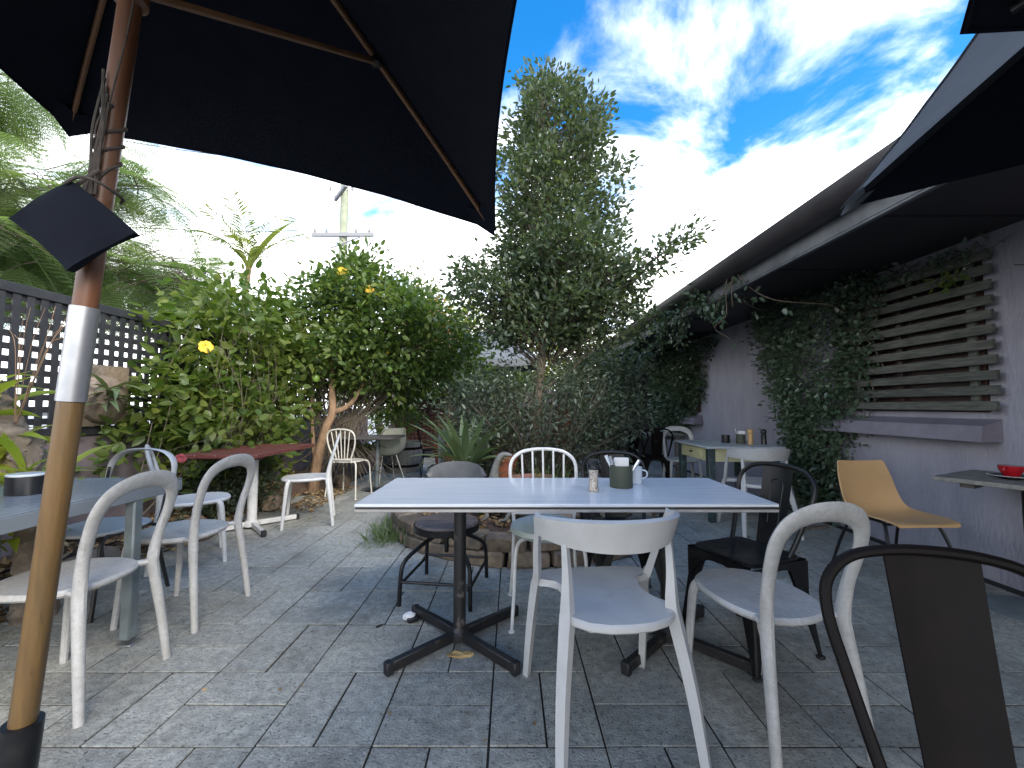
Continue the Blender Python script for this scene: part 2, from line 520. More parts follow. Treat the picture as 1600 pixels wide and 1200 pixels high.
    def plate(s, outline, z0, z1, bev=0.006, fn=None):
        """rounded plate: outline (x,y) counter-clockwise, fn(x,y)->dz dishes it"""
        o = [Vector((p[0], p[1])) for p in outline]
        n = len(o)
        ce = sum(o, Vector((0, 0))) / n
        secs = [(-bev, z0), (0, z0 + bev), (0, z1 - bev), (-bev, z1)]
        vs_ = []
        for ins, z in secs:
            for p in o:
                d = (p - ce)
                q = p + d.normalized() * ins
                vs_.append(Vector((q.x, q.y, z + (fn(q.x, q.y) if fn else 0))))
        # inner ring + centre for a smooth dished top
        for fac in (0.8, 0.5):
            for p in o:
                q = ce + (p - ce) * fac
                vs_.append(Vector((q.x, q.y, z1 + (fn(q.x, q.y) if fn else 0))))
        vs_.append(Vector((ce.x, ce.y, z1 + (fn(ce.x, ce.y) if fn else 0))))
        fs = [[k for k in range(n)][::-1]]
        for i in range(5):
            for k in range(n):
                k2 = (k + 1) % n
                fs.append([i * n + k, i * n + k2, (i + 1) * n + k2, (i + 1) * n + k])
        for k in range(n):
            fs.append([5 * n + k, 5 * n + (k + 1) % n, 6 * n])
        s.add(vs_, fs)
        return s

    def grid(s, P):
        nu, nv = len(P), len(P[0])
        s.add([q for row in P for q in row], [(i * nv + j, (i + 1) * nv + j, (i + 1) * nv + j + 1, i * nv + j + 1) for i in range(nu - 1) for j in range(nv - 1)])
        return s

    def sheet(s, P, th):
        """P: 2D list of points; closed sheet of thickness th (offset along normals)"""
        nu, nv = len(P), len(P[0])
        P = [[Vector(q) for q in row] for row in P]
        nr = [[None] * nv for _ in range(nu)]
        for i in range(nu):
            for j in range(nv):
                du = P[min(i + 1, nu - 1)][j] - P[max(i - 1, 0)][j]
                dv = P[i][min(j + 1, nv - 1)] - P[i][max(j - 1, 0)]
                q = du.cross(dv)
                nr[i][j] = q.normalized() if q.length > 1e-12 else Vector((0, 0, 1))
        vs_ = [P[i][j] + nr[i][j] * th / 2 for i in range(nu) for j in range(nv)]
        vs_ += [P[i][j] - nr[i][j] * th / 2 for i in range(nu) for j in range(nv)]
        o = nu * nv
        fs = []
        ix = lambda i, j: i * nv + j
        for i in range(nu - 1):
            for j in range(nv - 1):
                fs.append([ix(i, j), ix(i + 1, j), ix(i + 1, j + 1), ix(i, j + 1)])
                fs.append([o + ix(i, j), o + ix(i, j + 1), o + ix(i + 1, j + 1), o + ix(i + 1, j)])
        for i in range(nu - 1):
            fs.append([ix(i, 0), o + ix(i, 0), o + ix(i + 1, 0), ix(i + 1, 0)])
            fs.append([ix(i, nv - 1), ix(i + 1, nv - 1), o + ix(i + 1, nv - 1), o + ix(i, nv - 1)])
        for j in range(nv - 1):
            fs.append([ix(0, j), ix(0, j + 1), o + ix(0, j + 1), o + ix(0, j)])
            fs.append([ix(nu - 1, j), o + ix(nu - 1, j), o + ix(nu - 1, j + 1), ix(nu - 1, j + 1)])
        s.add(vs_, fs)
        return s

    def mesh(s, name, smooth=True, ang=38):
        me = bpy.data.meshes.new(name)
        me.from_pydata(s.v, [], s.f)
        if any(s.fr):
            at = me.attributes.new('rnd', 'FLOAT', 'FACE')
            at.data.foreach_set('value', s.fr)
        if smooth:
            me.polygons.foreach_set('use_smooth', [True] * len(me.polygons))
            me.set_sharp_from_angle(angle=R(ang))
        me.update()
        return me

    def build(s, name, m, parent=None, smooth=True, ang=38):
        me = s.mesh(name, smooth, ang)
        me.materials.append(MATS[m])
        return link(name, me, parent)


def link(name, me, parent=None):
    o = bpy.data.objects.new(name, me)
    COL.objects.link(o)
    if parent is not None:
        o.parent = parent
    return o


def tag(o, label=None, cat=None, group=None, kind=None):
    if label:
        o['label'] = label
    if cat:
        o['category'] = cat
    if group:
        o['group'] = group
    if kind:
        o['kind'] = kind
    return o


def thing(name, label, cat, loc=(0, 0, 0), rz=0.0, group=None):
    o = bpy.data.objects.new(name, None)
    o.empty_display_size = 0.1
    COL.objects.link(o)
    o.location = loc
    o.rotation_euler = (0, 0, rz)
    return tag(o, label, cat, group)


def dup(root, loc, rz, label, group=None):
    r_ = root.copy()
    COL.objects.link(r_)
    r_.location = loc
    r_.rotation_euler = (0, 0, rz)
    r_['label'] = label
    if group:
        r_['group'] = group
    for ch in list(root.children):
        c = ch.copy()
        COL.objects.link(c)
        c.parent = r_
        for g in list(ch.children):
            d = g.copy()
            COL.objects.link(d)
            d.parent = c
    return r_


def spline(pts, k=6):
    """Catmull-Rom through tuples of any dimension"""
    P = [np.array(p, float) for p in pts]
    P = [2 * P[0] - P[1]] + P + [2 * P[-1] - P[-2]]
    o = []
    for i in range(1, len(P) - 2):
        for j in range(k):
            t = j / k
            p0, p1, p2, p3 = P[i - 1], P[i], P[i + 1], P[i + 2]
            o.append(0.5 * ((2 * p1) + (-p0 + p2) * t + (2 * p0 - 5 * p1 + 4 * p2 - p3) * t * t + (-p0 + 3 * p1 - 3 * p2 + p3) * t ** 3))
    o.append(P[-2])
    return o


def stube(mb, pts, k=6, n=8, ref=None):
    """pts: (x,y,z,r) or (x,y,z,ra,rb), smoothed"""
    S_ = spline(pts, k)
    rr = [float(q[3]) if len(q) == 4 else (float(q[3]), float(q[4])) for q in S_]
    mb.tube([q[:3] for q in S_], rr, n, ref)
    return mb


def oval(hx, hy, n=28, p=2.4, cy=0.0):
    o = []
    for k in range(n):
        a = 2 * PI * k / n
        ca, sa = math.cos(a), math.sin(a)
        o.append((hx * math.copysign(abs(ca) ** (2 / p), ca), cy + hy * math.copysign(abs(sa) ** (2 / p), sa)))
    return o


# ------------------------------------------------------------------ leaves
rng = np.random.default_rng(11)


def unit(a):
    return a / np.maximum(np.linalg.norm(a, axis=1, keepdims=True), 1e-9)


def leaf_mesh(name, pos, dirs, ln, wr=0.5, fold=0.12, curl=0.1, lv=None, up=None, hi=False):
    """folded leaves of four (or eight) triangles each; pos: base point, dirs: leaf axis"""
    n = len(pos)
    d = unit(dirs)
    if up is None:
        up = rng.normal(size=(n, 3)) * 0.55 + np.array([0, 0, 0.9])
    side = unit(np.cross(d, up))
    nor = unit(np.cross(side, d))
    ln = np.broadcast_to(np.asarray(ln, float), (n,))[:, None]
    w = ln * wr * 0.5 * rng.uniform(0.8, 1.2, (n, 1))
    if not hi:
        mid = pos + d * ln * 0.45 - nor * ln * fold
        lft = pos + d * ln * 0.42 + side * w
        rgt = pos + d * ln * 0.42 - side * w
        tip = pos + d * ln - nor * ln * curl
        rows = [pos, lft, tip, rgt, mid]
        T = np.array([[0, 4, 1], [1, 4, 2], [2, 4, 3], [3, 4, 0]])
    else:
        m1 = pos + d * ln * 0.30 - nor * ln * fold * .8
        m2 = pos + d * ln * 0.66 - nor * ln * (fold * .8 + curl * .45)
        tip = pos + d * ln - nor * ln * (curl + fold * .2)
        e1, e2 = d * ln * 0.26, d * ln * 0.64 - nor * ln * curl * .4
        rows = [pos, pos + e1 + side * w, pos + e2 + side * w * .86, tip, pos + e2 - side * w * .86, pos + e1 - side * w, m1, m2]
        T = np.array([[0, 6, 1], [1, 6, 7], [1, 7, 2], [2, 7, 3], [3, 7, 4], [4, 7, 5], [5, 7, 6], [5, 6, 0]])
    k = len(rows)
    V = np.stack(rows, 1).reshape(-1, 3)
    base = (np.arange(n) * k)[:, None]
    F = (base[:, :, None] + T[None]).reshape(-1, 3)
    if lv is None:
        lv = rng.uniform(0, 1, n)
    return tri_mesh(name, V, F, np.repeat(lv, k))


def tri_mesh(name, V, F, lv):
    me = bpy.data.meshes.new(name)
    nv, nf = len(V), len(F)
    k = F.shape[1]
    me.vertices.add(nv)
    me.vertices.foreach_set('co', V.astype(np.float32).ravel())
    me.loops.add(nf * k)
    me.polygons.add(nf)
    me.polygons.foreach_set('loop_start', np.arange(0, nf * k, k, dtype=np.int32))
    me.loops.foreach_set('vertex_index', F.astype(np.int32).ravel())
    me.update(calc_edges=True)
    me.validate()
    at = me.attributes.new('lv', 'FLOAT', 'POINT')
    at.data.foreach_set('value', np.clip(lv, 0, 1).astype(np.float32))
    me.polygons.foreach_set('use_smooth', [True] * nf)
    return me


def clump_leaves(centres, spread, per, ln, axis=None, wr=0.5, droop=-0.05, outw=0.6, lvc=None, name='leaves', fold=0.1, hi=True):
    """leaves in tufts round the given centres"""
    C = np.asarray(centres, float)
    m = len(C)
    sp = np.broadcast_to(np.asarray(spread, float), (m,))
    per = np.broadcast_to(np.asarray(per, int), (m,))
    idx = np.repeat(np.arange(m), per)
    n = len(idx)
    off = rng.normal(size=(n, 3))
    pos = C[idx] + off * sp[idx][:, None] * 0.55
    dirs = off * 0.5 + rng.normal(size=(n, 3)) * 0.6
    if axis is not None:
        A = np.asarray(axis, float)
        od = unit(C - A) if A.ndim == 2 else unit(C - A[None])
        dirs = dirs + od[idx] * outw
    dirs[:, 2] += droop
    base_lv = rng.uniform(0, 1, m) if lvc is None else np.asarray(lvc)
    lv = np.clip(base_lv[idx] * 0.55 + rng.uniform(0, 1, n) * 0.45, 0, 1)
    return leaf_mesh(name, pos, dirs, ln * rng.uniform(0.65, 1.2, n), wr, fold, 0.1, lv, hi=hi)


def profile_points(prof, n, shell=0.35, seed=1):
    """prof: (z, cx, cy, rx, ry) rows; points in the solid, biased to the outside"""
    g = np.random.default_rng(seed)
    P = np.array(prof, float)
    zs = P[:, 0]
    order = np.argsort(zs)
    P = P[order]
    zs = P[:, 0]
    fine = np.linspace(zs[0], zs[-1], 200)
    area = np.interp(fine, zs, P[:, 3] * P[:, 4]) ** 0.8
    cdf = np.cumsum(area)
    cdf /= cdf[-1]
    z = np.interp(g.uniform(0, 1, n), cdf, fine)
    r_ = np.maximum(np.sqrt(g.uniform(0, 1, n)), shell * g.uniform(0.6, 1.4, n)).clip(0, 1)
    a = g.uniform(0, 2 * PI, n)
    wob = 1 + 0.20 * np.sin(3 * a + z * 4.1) + 0.16 * np.sin(5 * a - z * 7.3) + 0.08 * np.sin(2 * a + z * 13)
    x = np.interp(z, zs, P[:, 1]) + np.cos(a) * r_ * wob * np.interp(z, zs, P[:, 3])
    y = np.interp(z, zs, P[:, 2]) + np.sin(a) * r_ * wob * np.interp(z, zs, P[:, 4])
    return np.stack([x, y, z], 1)


def twigs(mb, starts, ends, r0=0.008, r1=0.002, sag=0.0, n=4):
    for a, b in zip(starts, ends):
        a, b = Vector(a), Vector(b)
        m = (a + b) / 2 + Vector((random.uniform(-1, 1), random.uniform(-1, 1), random.uniform(-.5, 1))) * (b - a).length * 0.09
        m.z -= sag
        mb.tube([a, m, b], [r0, (r0 + r1) / 2, r1], n, caps=False)


def strap_leaf(L_, w, lift, droop, n=8, cup=0.15):
    """arching strap leaf along +x, returned as verts (rows of 3) and quads"""
    vs_, fs = [], []
    x = z = 0.0
    ang = lift
    for i in range(n + 1):
        t = i / n
        ww = w * (0.55 + 0.9 * t) if t < 0.35 else w * (0.87 + 0.13 * math.cos((t - .35) * 4)) * (1 - max(0, (t - 0.5) / 0.5) ** 1.8)
        ww = max(ww, 0.001)
        vs_ += [(x, -ww / 2, z + ww * cup), (x, 0, z), (x, ww / 2, z + ww * cup)]
        x += math.cos(ang) * L_ / n
        z += math.sin(ang) * L_ / n
        ang -= droop / n
    for i in range(n):
        for j in range(2):
            a = i * 3 + j
            fs.append((a, a + 3, a + 4, a + 1))
    return vs_, fs


def strap_obj(name, m, parent, L_, w, lift, droop, az, loc=(0, 0, 0), lv=0.5, roll=0.0, cup=0.15):
    vs_, fs = strap_leaf(L_, w, lift, droop, 8, cup)
    rot = Matrix.Rotation(az, 3, 'Z') @ Matrix.Rotation(roll, 3, 'X')
    vs_ = [rot @ Vector(p) + Vector(loc) for p in vs_]
    me = bpy.data.meshes.new(name)
    me.from_pydata([tuple(p) for p in vs_], [], fs)
    at = me.attributes.new('lv', 'FLOAT', 'POINT')
    at.data.foreach_set('value', [min(1, max(0, lv + 0.25 * (i // 3) / 9 - 0.1)) for i in range(len(vs_))])
    me.polygons.foreach_set('use_smooth', [True] * len(fs))
    me.materials.append(MATS[m])
    return link(name, me, parent)

# ================================================================== SETTING
# ------------------------------------------------------------------ ground and paving
g = MB()
g.add([(-120, -60, -0.052), (120, -60, -0.052), (120, 200, -0.052), (-120, 200, -0.052)], [(0, 1, 2, 3)])
ground = tag(g.build('ground', 'sand', smooth=False), kind='structure')
st = MB()
st.add([(-60, -20, -0.045), (-3.75, -20, -0.045), (-3.75, 60, -0.045), (-60, 60, -0.045)], [(0, 1, 2, 3)])
tag(st.build('street', 'concrete', smooth=False), kind='structure')

patio = bpy.data.objects.new('paved_floor', None)
COL.objects.link(patio)
tag(patio, kind='structure')
MOD = 0.4
PX0, PY0 = -0.08, 1.485
WALL_X = 3.22
pav = []
for i in range(-8, 9):
    for j in range(-6, 20):
        x0, y0 = PX0 + i * MOD, PY0 + j * MOD
        for h in (0, 1):
            if (i + j) % 2:
                c, sz, rz = (x0 + .2, y0 + .1 + .2 * h), (.4, .2), 0
            else:
                c, sz, rz = (x0 + .1 + .2 * h, y0 + .2), (.2, .4), PI / 2
            if c[0] > WALL_X - .1 or c[0] < -3.05 + (0.5 if c[1] > 5.4 else 0):
                continue
            if math.hypot(c[0] - .12, c[1] - 4.35) < 1.12:
                continue
            dep = c[1]
            size = 0.0
            if dep > 0.9:
                u = abs(c[0]) / dep
                vv = (CAM_H / dep) * 650
                if u < 1.28 and vv < 640:
                    size = 1 / dep ** 2
            pav.append((size, c, rz))
pav.sort(key=lambda t: -t[0])
pm = MB().box((0, 0, -.02), (.392, .192, .04), bev=.0008).mesh('paver', smooth=False)
pm.materials.append(MATS['paver'])
for k, (size, c, rz) in enumerate(pav[:300]):
    o = link('paver', pm, patio)
    o.location = (c[0] + random.uniform(-.001, .001), c[1] + random.uniform(-.001, .001), random.uniform(-.0025, .0015))
    o.rotation_euler = (random.uniform(-.004, .004), random.uniform(-.004, .004), rz + (PI if random.random() < .5 else 0) + random.uniform(-.004, .004))
js = MB()
js.add([(-3.2, -1, -.0052), (WALL_X, -1, -.0052), (WALL_X, 9.6, -.0052), (-3.2, 9.6, -.0052)], [(0, 1, 2, 3)])
js.build('joint_sand', 'sand', patio, smooth=False)
pf = MB()
for size, c, rz in pav[300:]:
    pf.box((c[0], c[1], -.02 + random.uniform(-.0025, .001)), (.392, .192, .04), bev=.0008, rot=Matrix.Rotation(rz, 3, 'Z'), rv=random.uniform(.01, 1))
tag(pf.build('paver_field', 'paver', patio, smooth=False), kind='stuff')

# ------------------------------------------------------------------ cafe building on the right
bld = thing('cafe_building', 'purple-grey rendered building with wide dark eave along the right side', 'building', (WALL_X, 0, 0))
WY0, WY1, WZ0, WZ1 = 2.80, 4.05, 1.12, 2.22
w = MB()
TH = .22


def wallbox(y0, y1, z0, z1):
    w.box((TH / 2, (y0 + y1) / 2, (z0 + z1) / 2), (TH, y1 - y0, z1 - z0))


wallbox(-2.5, WY0, -.05, 2.75)
wallbox(WY1, 11.0, -.05, 2.75)
wallbox(WY0, WY1, -.05, WZ0)
wallbox(WY0, WY1, WZ1, 2.75)
w.build('wall', 'wall_paint', bld, smooth=False)
SOF_Z = 2.33
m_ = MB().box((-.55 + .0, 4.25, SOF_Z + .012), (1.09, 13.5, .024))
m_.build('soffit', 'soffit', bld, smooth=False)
for k in range(12):
    MB().box((-.55, -1.5 + k, SOF_Z - .004), (1.05, .012, .006)).build('soffit_batten', 'soffit', bld, smooth=False)
# fascia board and two fine beads
fx = 2.12 - WALL_X
m_ = MB().box((fx - .012, 4.25, SOF_Z + .0), (.024, 13.5, .13), bev=.004)
fas = m_.build('fascia', 'fascia_paint', bld)
MB().box((fx - .008, 4.25, SOF_Z - .074), (.034, 13.5, .014), bev=.003).build('fascia_bead', 'fascia_paint', fas)
# quad gutter: lofted profile along y
gp = [(fx - .026, .06), (fx - .026, .16), (fx - .032, .16), (fx - .03, .065), (fx - .10, .055), (fx - .155, .085), (fx - .175, .135), (fx - .17, .165), (fx - .185, .175), (fx - .20, .165),
      (fx - .195, .12), (fx - .17, .065), (fx - .11, .035), (fx - .03, .045)]
m_ = MB()
y0, y1 = -2.5, 11.0
n_ = len(gp)
vs_ = [(x, y0, SOF_Z + z) for x, z in gp] + [(x, y1, SOF_Z + z) for x, z in gp]
m_.add(vs_, [(k, (k + 1) % n_, n_ + (k + 1) % n_, n_ + k) for k in range(n_)])
gut = m_.build('gutter', 'gutter_paint', bld, ang=60)
m_ = MB()
for k in range(7):
    m_.box((fx - .11, .4 + k * 1.6, SOF_Z + .168), (.17, .025, .004))
m_.build('gutter_strap', 'gutter_paint', gut, smooth=False)
# roof sheet above, sloping up over the building
m_ = MB()
m_.add([(fx - .12, -2.5, SOF_Z + .19), (3.2, -2.5, SOF_Z + 1.0), (3.2, 11, SOF_Z + 1.0), (fx - .12, 11, SOF_Z + .19),
        (fx - .12, -2.5, SOF_Z + .178), (3.2, -2.5, SOF_Z + .98), (3.2, 11, SOF_Z + .98), (fx - .12, 11, SOF_Z + .178)],
       [(0, 1, 2, 3), (7, 6, 5, 4), (0, 4, 5, 1), (1, 5, 6, 2), (2, 6, 7, 3), (3, 7, 4, 0)])
m_.build('roof', 'roof_metal', bld, smooth=False)
# screened window: pane behind, boards in front
win = MB().box((.03, (WY0 + WY1) / 2, (WZ0 + WZ1) / 2), (.02, WY1 - WY0 + .02, WZ1 - WZ0 + .02)).build('window', 'window_dark', bld, smooth=False)
m_ = MB()
for yy in (WY0 + .03, (WY0 + WY1) / 2, WY1 - .03):
    m_.box((.008, yy, (WZ0 + WZ1) / 2), (.05, .05, WZ1 - WZ0))
for zz_ in (WZ0 + .025, WZ1 - .025):
    m_.box((.0085, (WY0 + WY1) / 2, zz_), (.044, WY1 - WY0, .05))
m_.build('window_frame', 'window_dark', win, smooth=False)
for yy in (WY0 + .06, WY1 - .2):
    MB().box((-.029, yy, 1.66), (.02, .05, 1.06)).build('screen_post', 'slat_wood', win)
for k in range(11):
    zc_ = 1.165 + k * .101
    sl = MB().box((0, 0, 0), (.03, 1.36, .064), bev=.004).build('slat', 'slat_wood', win)
    sl.location = (-.056 + random.uniform(-.004, .004), 3.385 + random.uniform(-.006, .006), zc_)
    sl.rotation_euler = (random.uniform(-.006, .006), random.uniform(-.05, .05), 0)


def sill(ya, yb, z, parent):
    m_ = MB()
    # wedge-shaped rendered sill: sloping top and undercut end
    prof = [(0.0, z + .075), (-.13, z + .03), (-.15, z - .075), (0.0, z - .075)]
    vs_ = [(x, ya, zz) for x, zz in prof] + [(x, yb, zz) for x, zz in prof]
    m_.add(vs_, [(0, 1, 5, 4), (1, 2, 6, 5), (2, 3, 7, 6), (0, 3, 2, 1), (4, 5, 6, 7)])
    m_.build('window_sill', 'sill_paint', parent, smooth=False)


sill(2.74, 4.25, 1.0, bld)
sill(7.05, 8.3, .93, bld)
MB().box((-.006, 7.7, 1.62), (.02, 1.2, 1.1)).build('window', 'window_dark', bld, smooth=False)
# return wall where the building steps out, its shade put into the dark colour
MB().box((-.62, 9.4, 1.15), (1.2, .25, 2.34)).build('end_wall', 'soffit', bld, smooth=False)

# ------------------------------------------------------------------ left boundary: low wall, lattice
FX = -3.45
lw = tag(MB().box((FX - .1, 4.2, .44), (.2, 11.6, .98), bev=.01).build('boundary_wall', 'low_wall'),
         'low purple-brown rendered wall under the black lattice on the left', 'wall')
fen = thing('lattice_fence', 'black timber lattice fence on top of the low left wall', 'fence', (FX, 0, 0))
LZ0, LZ1, LY0, LY1 = .96, 1.98, .6, 7.6
for z in (LZ0 - .0, LZ1):
    MB().box((-.02, (LY0 + LY1) / 2, z), (.07, LY1 - LY0, .07), bev=.005).build('rail', 'lattice_black', fen)
for yy in (LY0, 2.4, 4.2, 6.0, LY1):
    MB().box((-.075, yy, 1.47), (.06, .07, 1.1), bev=.005).build('post', 'lattice_black', fen)
vm = MB().box((0, 0, 0), (.010, .046, LZ1 - LZ0 - .07)).mesh('lath', smooth=False)
vm.materials.append(MATS['lattice_black'])
yy = LY0 + .06
while yy < LY1:
    o = link('lath', vm, fen)
    o.location = (.0 + random.uniform(-.001, .001), yy + random.uniform(-.003, .003), (LZ0 + LZ1) / 2)
    yy += .088
hm = MB().box((0, 0, 0), (.010, LY1 - LY0, .046)).mesh('lath', smooth=False)
hm.materials.append(MATS['lattice_black'])
z = LZ0 + .088
while z < LZ1 - .04:
    o = link('lath', hm, fen)
    o.location = (-.014, (LY0 + LY1) / 2, z)
    z += .088

# ------------------------------------------------------------------ far boundary
fw = tag(MB().box((.2, 10.4, .75), (6.4, .2, 1.6), bev=.01).build('far_wall', 'low_wall'), 'dim rendered wall closing the far end behind the shrubs', 'wall')
rl = thing('red_lattice_screen', 'dark red square lattice screen against a pinkish wall at the far end', 'lattice', (-1.86, 9.25, 0))
MB().box((0, .06, .9), (1.5, .06, 1.35)).build('backing', 'pink_wall', rl, smooth=False)
v2 = MB().box((0, 0, 0), (.038, .012, 1.3)).mesh('lath', smooth=False)
v2.materials.append(MATS['lattice_red'])
h2 = MB().box((0, 0, 0), (1.46, .012, .038)).mesh('lath', smooth=False)
h2.materials.append(MATS['lattice_red'])
for k in range(18):
    o = link('lath', v2, rl)
    o.location = (-.70 + k * .0825, 0, .92)
for k in range(16):
    o = link('lath', h2, rl)
    o.location = (0, .014, .3 + k * .0825)
tr = thing('planter_trough', 'long red planter trough high at the far end left of the tree', 'planter', (-1.18, 9.3, 1.66))
MB().box((0, 0, .09), (.62, .2, .18), bev=.015, taper=.85).build('trough', 'terracotta', tr)
MB().box((0, 0, .185), (.66, .23, .03), bev=.008).build('rim', 'terracotta', tr)
MB().box((0, 0, -.7), (.5, .06, 1.4)).build('stand', 'dark_timber', tr)

# ------------------------------------------------------------------ left garden bed
lb = MB()
NXb, NYb = 14, 60
P_ = []
for i in range(NXb + 1):
    row = []
    for j in range(NYb + 1):
        y = -0.5 + 10.5 * j / NYb
        xe = -2.95 + .12 * math.sin(y * 2.1) + (.35 * min(1, max(0, (y - 4.6) / 1.2)))
        t = i / NXb
        x = FX + .02 + (xe - FX - .02) * t
        z = .13 * (1 - t ** 3) + .03 * math.sin(x * 9 + y * 5) * math.sin(y * 7) * (1 - t) - .03 * (t > .99)
        row.append((x, y, z))
    P_.append(row)
vs_ = [p for r_ in P_ for p in r_]
lb.add(vs_, [(i * (NYb + 1) + j, (i + 1) * (NYb + 1) + j, (i + 1) * (NYb + 1) + j + 1, i * (NYb + 1) + j + 1) for i in range(NXb) for j in range(NYb)])
tag(lb.build('garden_bed', 'mulch'), kind='structure')


def litter(name, m, xs, ys, zf, n, ln, label, seed):
    g_ = np.random.default_rng(seed)
    x = g_.uniform(*xs, n)
    y = g_.uniform(*ys, n)
    pos = np.stack([x, y, np.array([zf(a, b) for a, b in zip(x, y)]) + g_.uniform(.004, .02, n)], 1)
    d = g_.normal(size=(n, 3))
    d[:, 2] *= .25
    me = leaf_mesh(name, pos, d, ln * g_.uniform(.5, 1.2, n), .45, .1, -.1, g_.uniform(0, 1, n))
    me.materials.append(MATS[m])
    return tag(link(name, me), label, 'leaf litter', kind='stuff')


litter('leaf_litter', 'leaf_dry', (-3.42, -2.75), (1.2, 6.5), lambda a, b: .12 * min(1, (-2.85 - a) / .3) if a < -2.85 else 0, 2600, .09, 'dry brown leaves covering the left garden bed', 5)
litter('fallen_leaves', 'leaf_dry', (-2.75, 3.0), (1.0, 7.5), lambda a, b: .002, 150, .03, 'scattered dry leaf scraps on the paving', 6)
litter('leaf_litter', 'leaf_dry', (-2.62, -2.2), (4.6, 6.0), lambda a, b: .01, 500, .06, 'drift of dry leaves at the paving edge behind the red table', 9)

# rocks along the bed edge


def rock(loc, s, seed, label, mname='rock', name='rock'):
    g_ = random.Random(seed)
    import bmesh
    bm = bmesh.new()
    bmesh.ops.create_icosphere(bm, subdivisions=3, radius=1)
    offs = [(Vector((g_.uniform(-1, 1), g_.uniform(-1, 1), g_.uniform(-1, 1))).normalized(), g_.uniform(.55, .85)) for _ in range(9)]
    for v in bm.verts:
        for d, h in offs:
            k = v.co.dot(d)
            if k > h:
                v.co -= d * (k - h) * .9
        v.co *= 1 + .04 * math.sin(v.co.x * 9 + seed) * math.sin(v.co.y * 8)
        v.co = Vector((v.co.x * s[0], v.co.y * s[1], v.co.z * s[2]))
    me = bpy.data.meshes.new(name)
    bm.to_mesh(me)
    bm.free()
    me.materials.append(MATS[mname])
    me.polygons.foreach_set('use_smooth', [True] * len(me.polygons))
    me.set_sharp_from_angle(angle=R(30))
    o = link(name, me)
    o.location = loc
    o.rotation_euler = (0, 0, g_.uniform(0, 6))
    return tag(o, label, 'rock')


rock((-2.78, 3.75, .09), (.2, .16, .13), 1, 'brown rock at the bed edge under the red table')
rock((-2.88, 2.95, .07), (.22, .2, .10), 2, 'flat grey-brown rock at the bed edge behind the steel table post')
rock((-2.72, 4.75, .07), (.15, .13, .10), 3, 'small rock at the bed edge beside the white table foot')
rock((-2.45, 6.05, .08), (.17, .13, .11), 4, 'rock at the foot of the leaning tan tree trunk')

# ------------------------------------------------------------------ raised round bed
BC = (.12, 4.35)
bed = thing('round_garden_bed', 'raised round bed edged with two courses of weathered stone blocks', 'garden bed', (BC[0], BC[1], 0))
soil = MB()
prof = []
for k in range(9):
    r_ = 1.16 * (1 - k / 8)
    prof.append((max(r_, .0), .17 + .07 * (1 - (r_ / 1.16) ** 2) + .012 * math.sin(k * 3)))
prof = [(1.16, .0)] + prof
soil.lathe(prof, 40)
soil.build('soil', 'mulch', bed)
for course in (0, 1):
    nb = 24
    for k in range(nb):
        a0 = 2 * PI * (k + .5 * course) / nb
        bl = MB()
        rm = 1.22 + random.uniform(-.02, .02) - course * .02
        wid = 2 * PI * rm / nb * .965 + random.uniform(-.01, .008)
        bl.box((0, 0, 0), (.19 + random.uniform(-.01, .01), wid, .104), bev=.014)
        vv = []
        for p in bl.v:
            j_ = .007
            vv.append((p[0] + random.uniform(-j_, j_), p[1] + random.uniform(-j_, j_), p[2] + random.uniform(-j_, j_)))
        bl.v = vv
        o = bl.build('stone_block', 'stone', bed)
        o.location = (rm * math.cos(a0), rm * math.sin(a0), .05 + course * .107)
        o.rotation_euler = (random.uniform(-.03, .03), random.uniform(-.05, .05), a0)
g_ = np.random.default_rng(21)
n = 1500
rr_ = 1.1 * np.sqrt(g_.uniform(0, 1, n))
aa = g_.uniform(0, 2 * PI, n)
pos = np.stack([BC[0] + rr_ * np.cos(aa), BC[1] + rr_ * np.sin(aa), .185 + .07 * (1 - (rr_ / 1.16) ** 2) + g_.uniform(0, .012, n)], 1)
d_ = g_.normal(size=(n, 3))
d_[:, 2] *= .3
me = leaf_mesh('leaf_litter', pos, d_, .07 * g_.uniform(.5, 1.2, n), .45, .1, -.1)
me.materials.append(MATS['leaf_dry'])
tag(link('leaf_litter', me), 'dry leaves lying on the soil of the round bed', 'leaf litter', kind='stuff')
# weeds at the left of the bed
g_ = np.random.default_rng(22)
n = 420
pos = np.stack([g_.normal(-1.08, .09, n), g_.normal(3.75, .14, n), np.zeros(n)], 1)
d_ = g_.normal(size=(n, 3)) * .5
d_[:, 2] = g_.uniform(.5, 1.3, n)
me = leaf_mesh('weeds', pos, d_, g_.uniform(.06, .2, n), .06, .02, .3)
me.materials.append(MATS['leaf_fern'])
tag(link('weeds', me), 'thin grassy weeds at the left foot of the round bed', 'weeds', kind='stuff')

# ================================================================== VEGETATION
def crown(parent, name, m, prof, tufts, per, ln, seed, wr=.5, spread=.13, shell=.45, droop=-.05, extra=None, outw=.6):
    C = profile_points(prof, tufts, shell, seed)
    if extra is not None:
        C = np.concatenate([C, np.array(extra, float)])
    P = np.array(prof, float)
    P = P[np.argsort(P[:, 0])]
    ax = np.stack([np.interp(C[:, 2], P[:, 0], P[:, 1]), np.interp(C[:, 2], P[:, 0], P[:, 2]), C[:, 2] - .25], 1)
    me = clump_leaves(C, spread, per, ln, ax, wr, droop, outw, name=name)
    me.materials.append(MATS[m])
    return link(name, me, parent), C


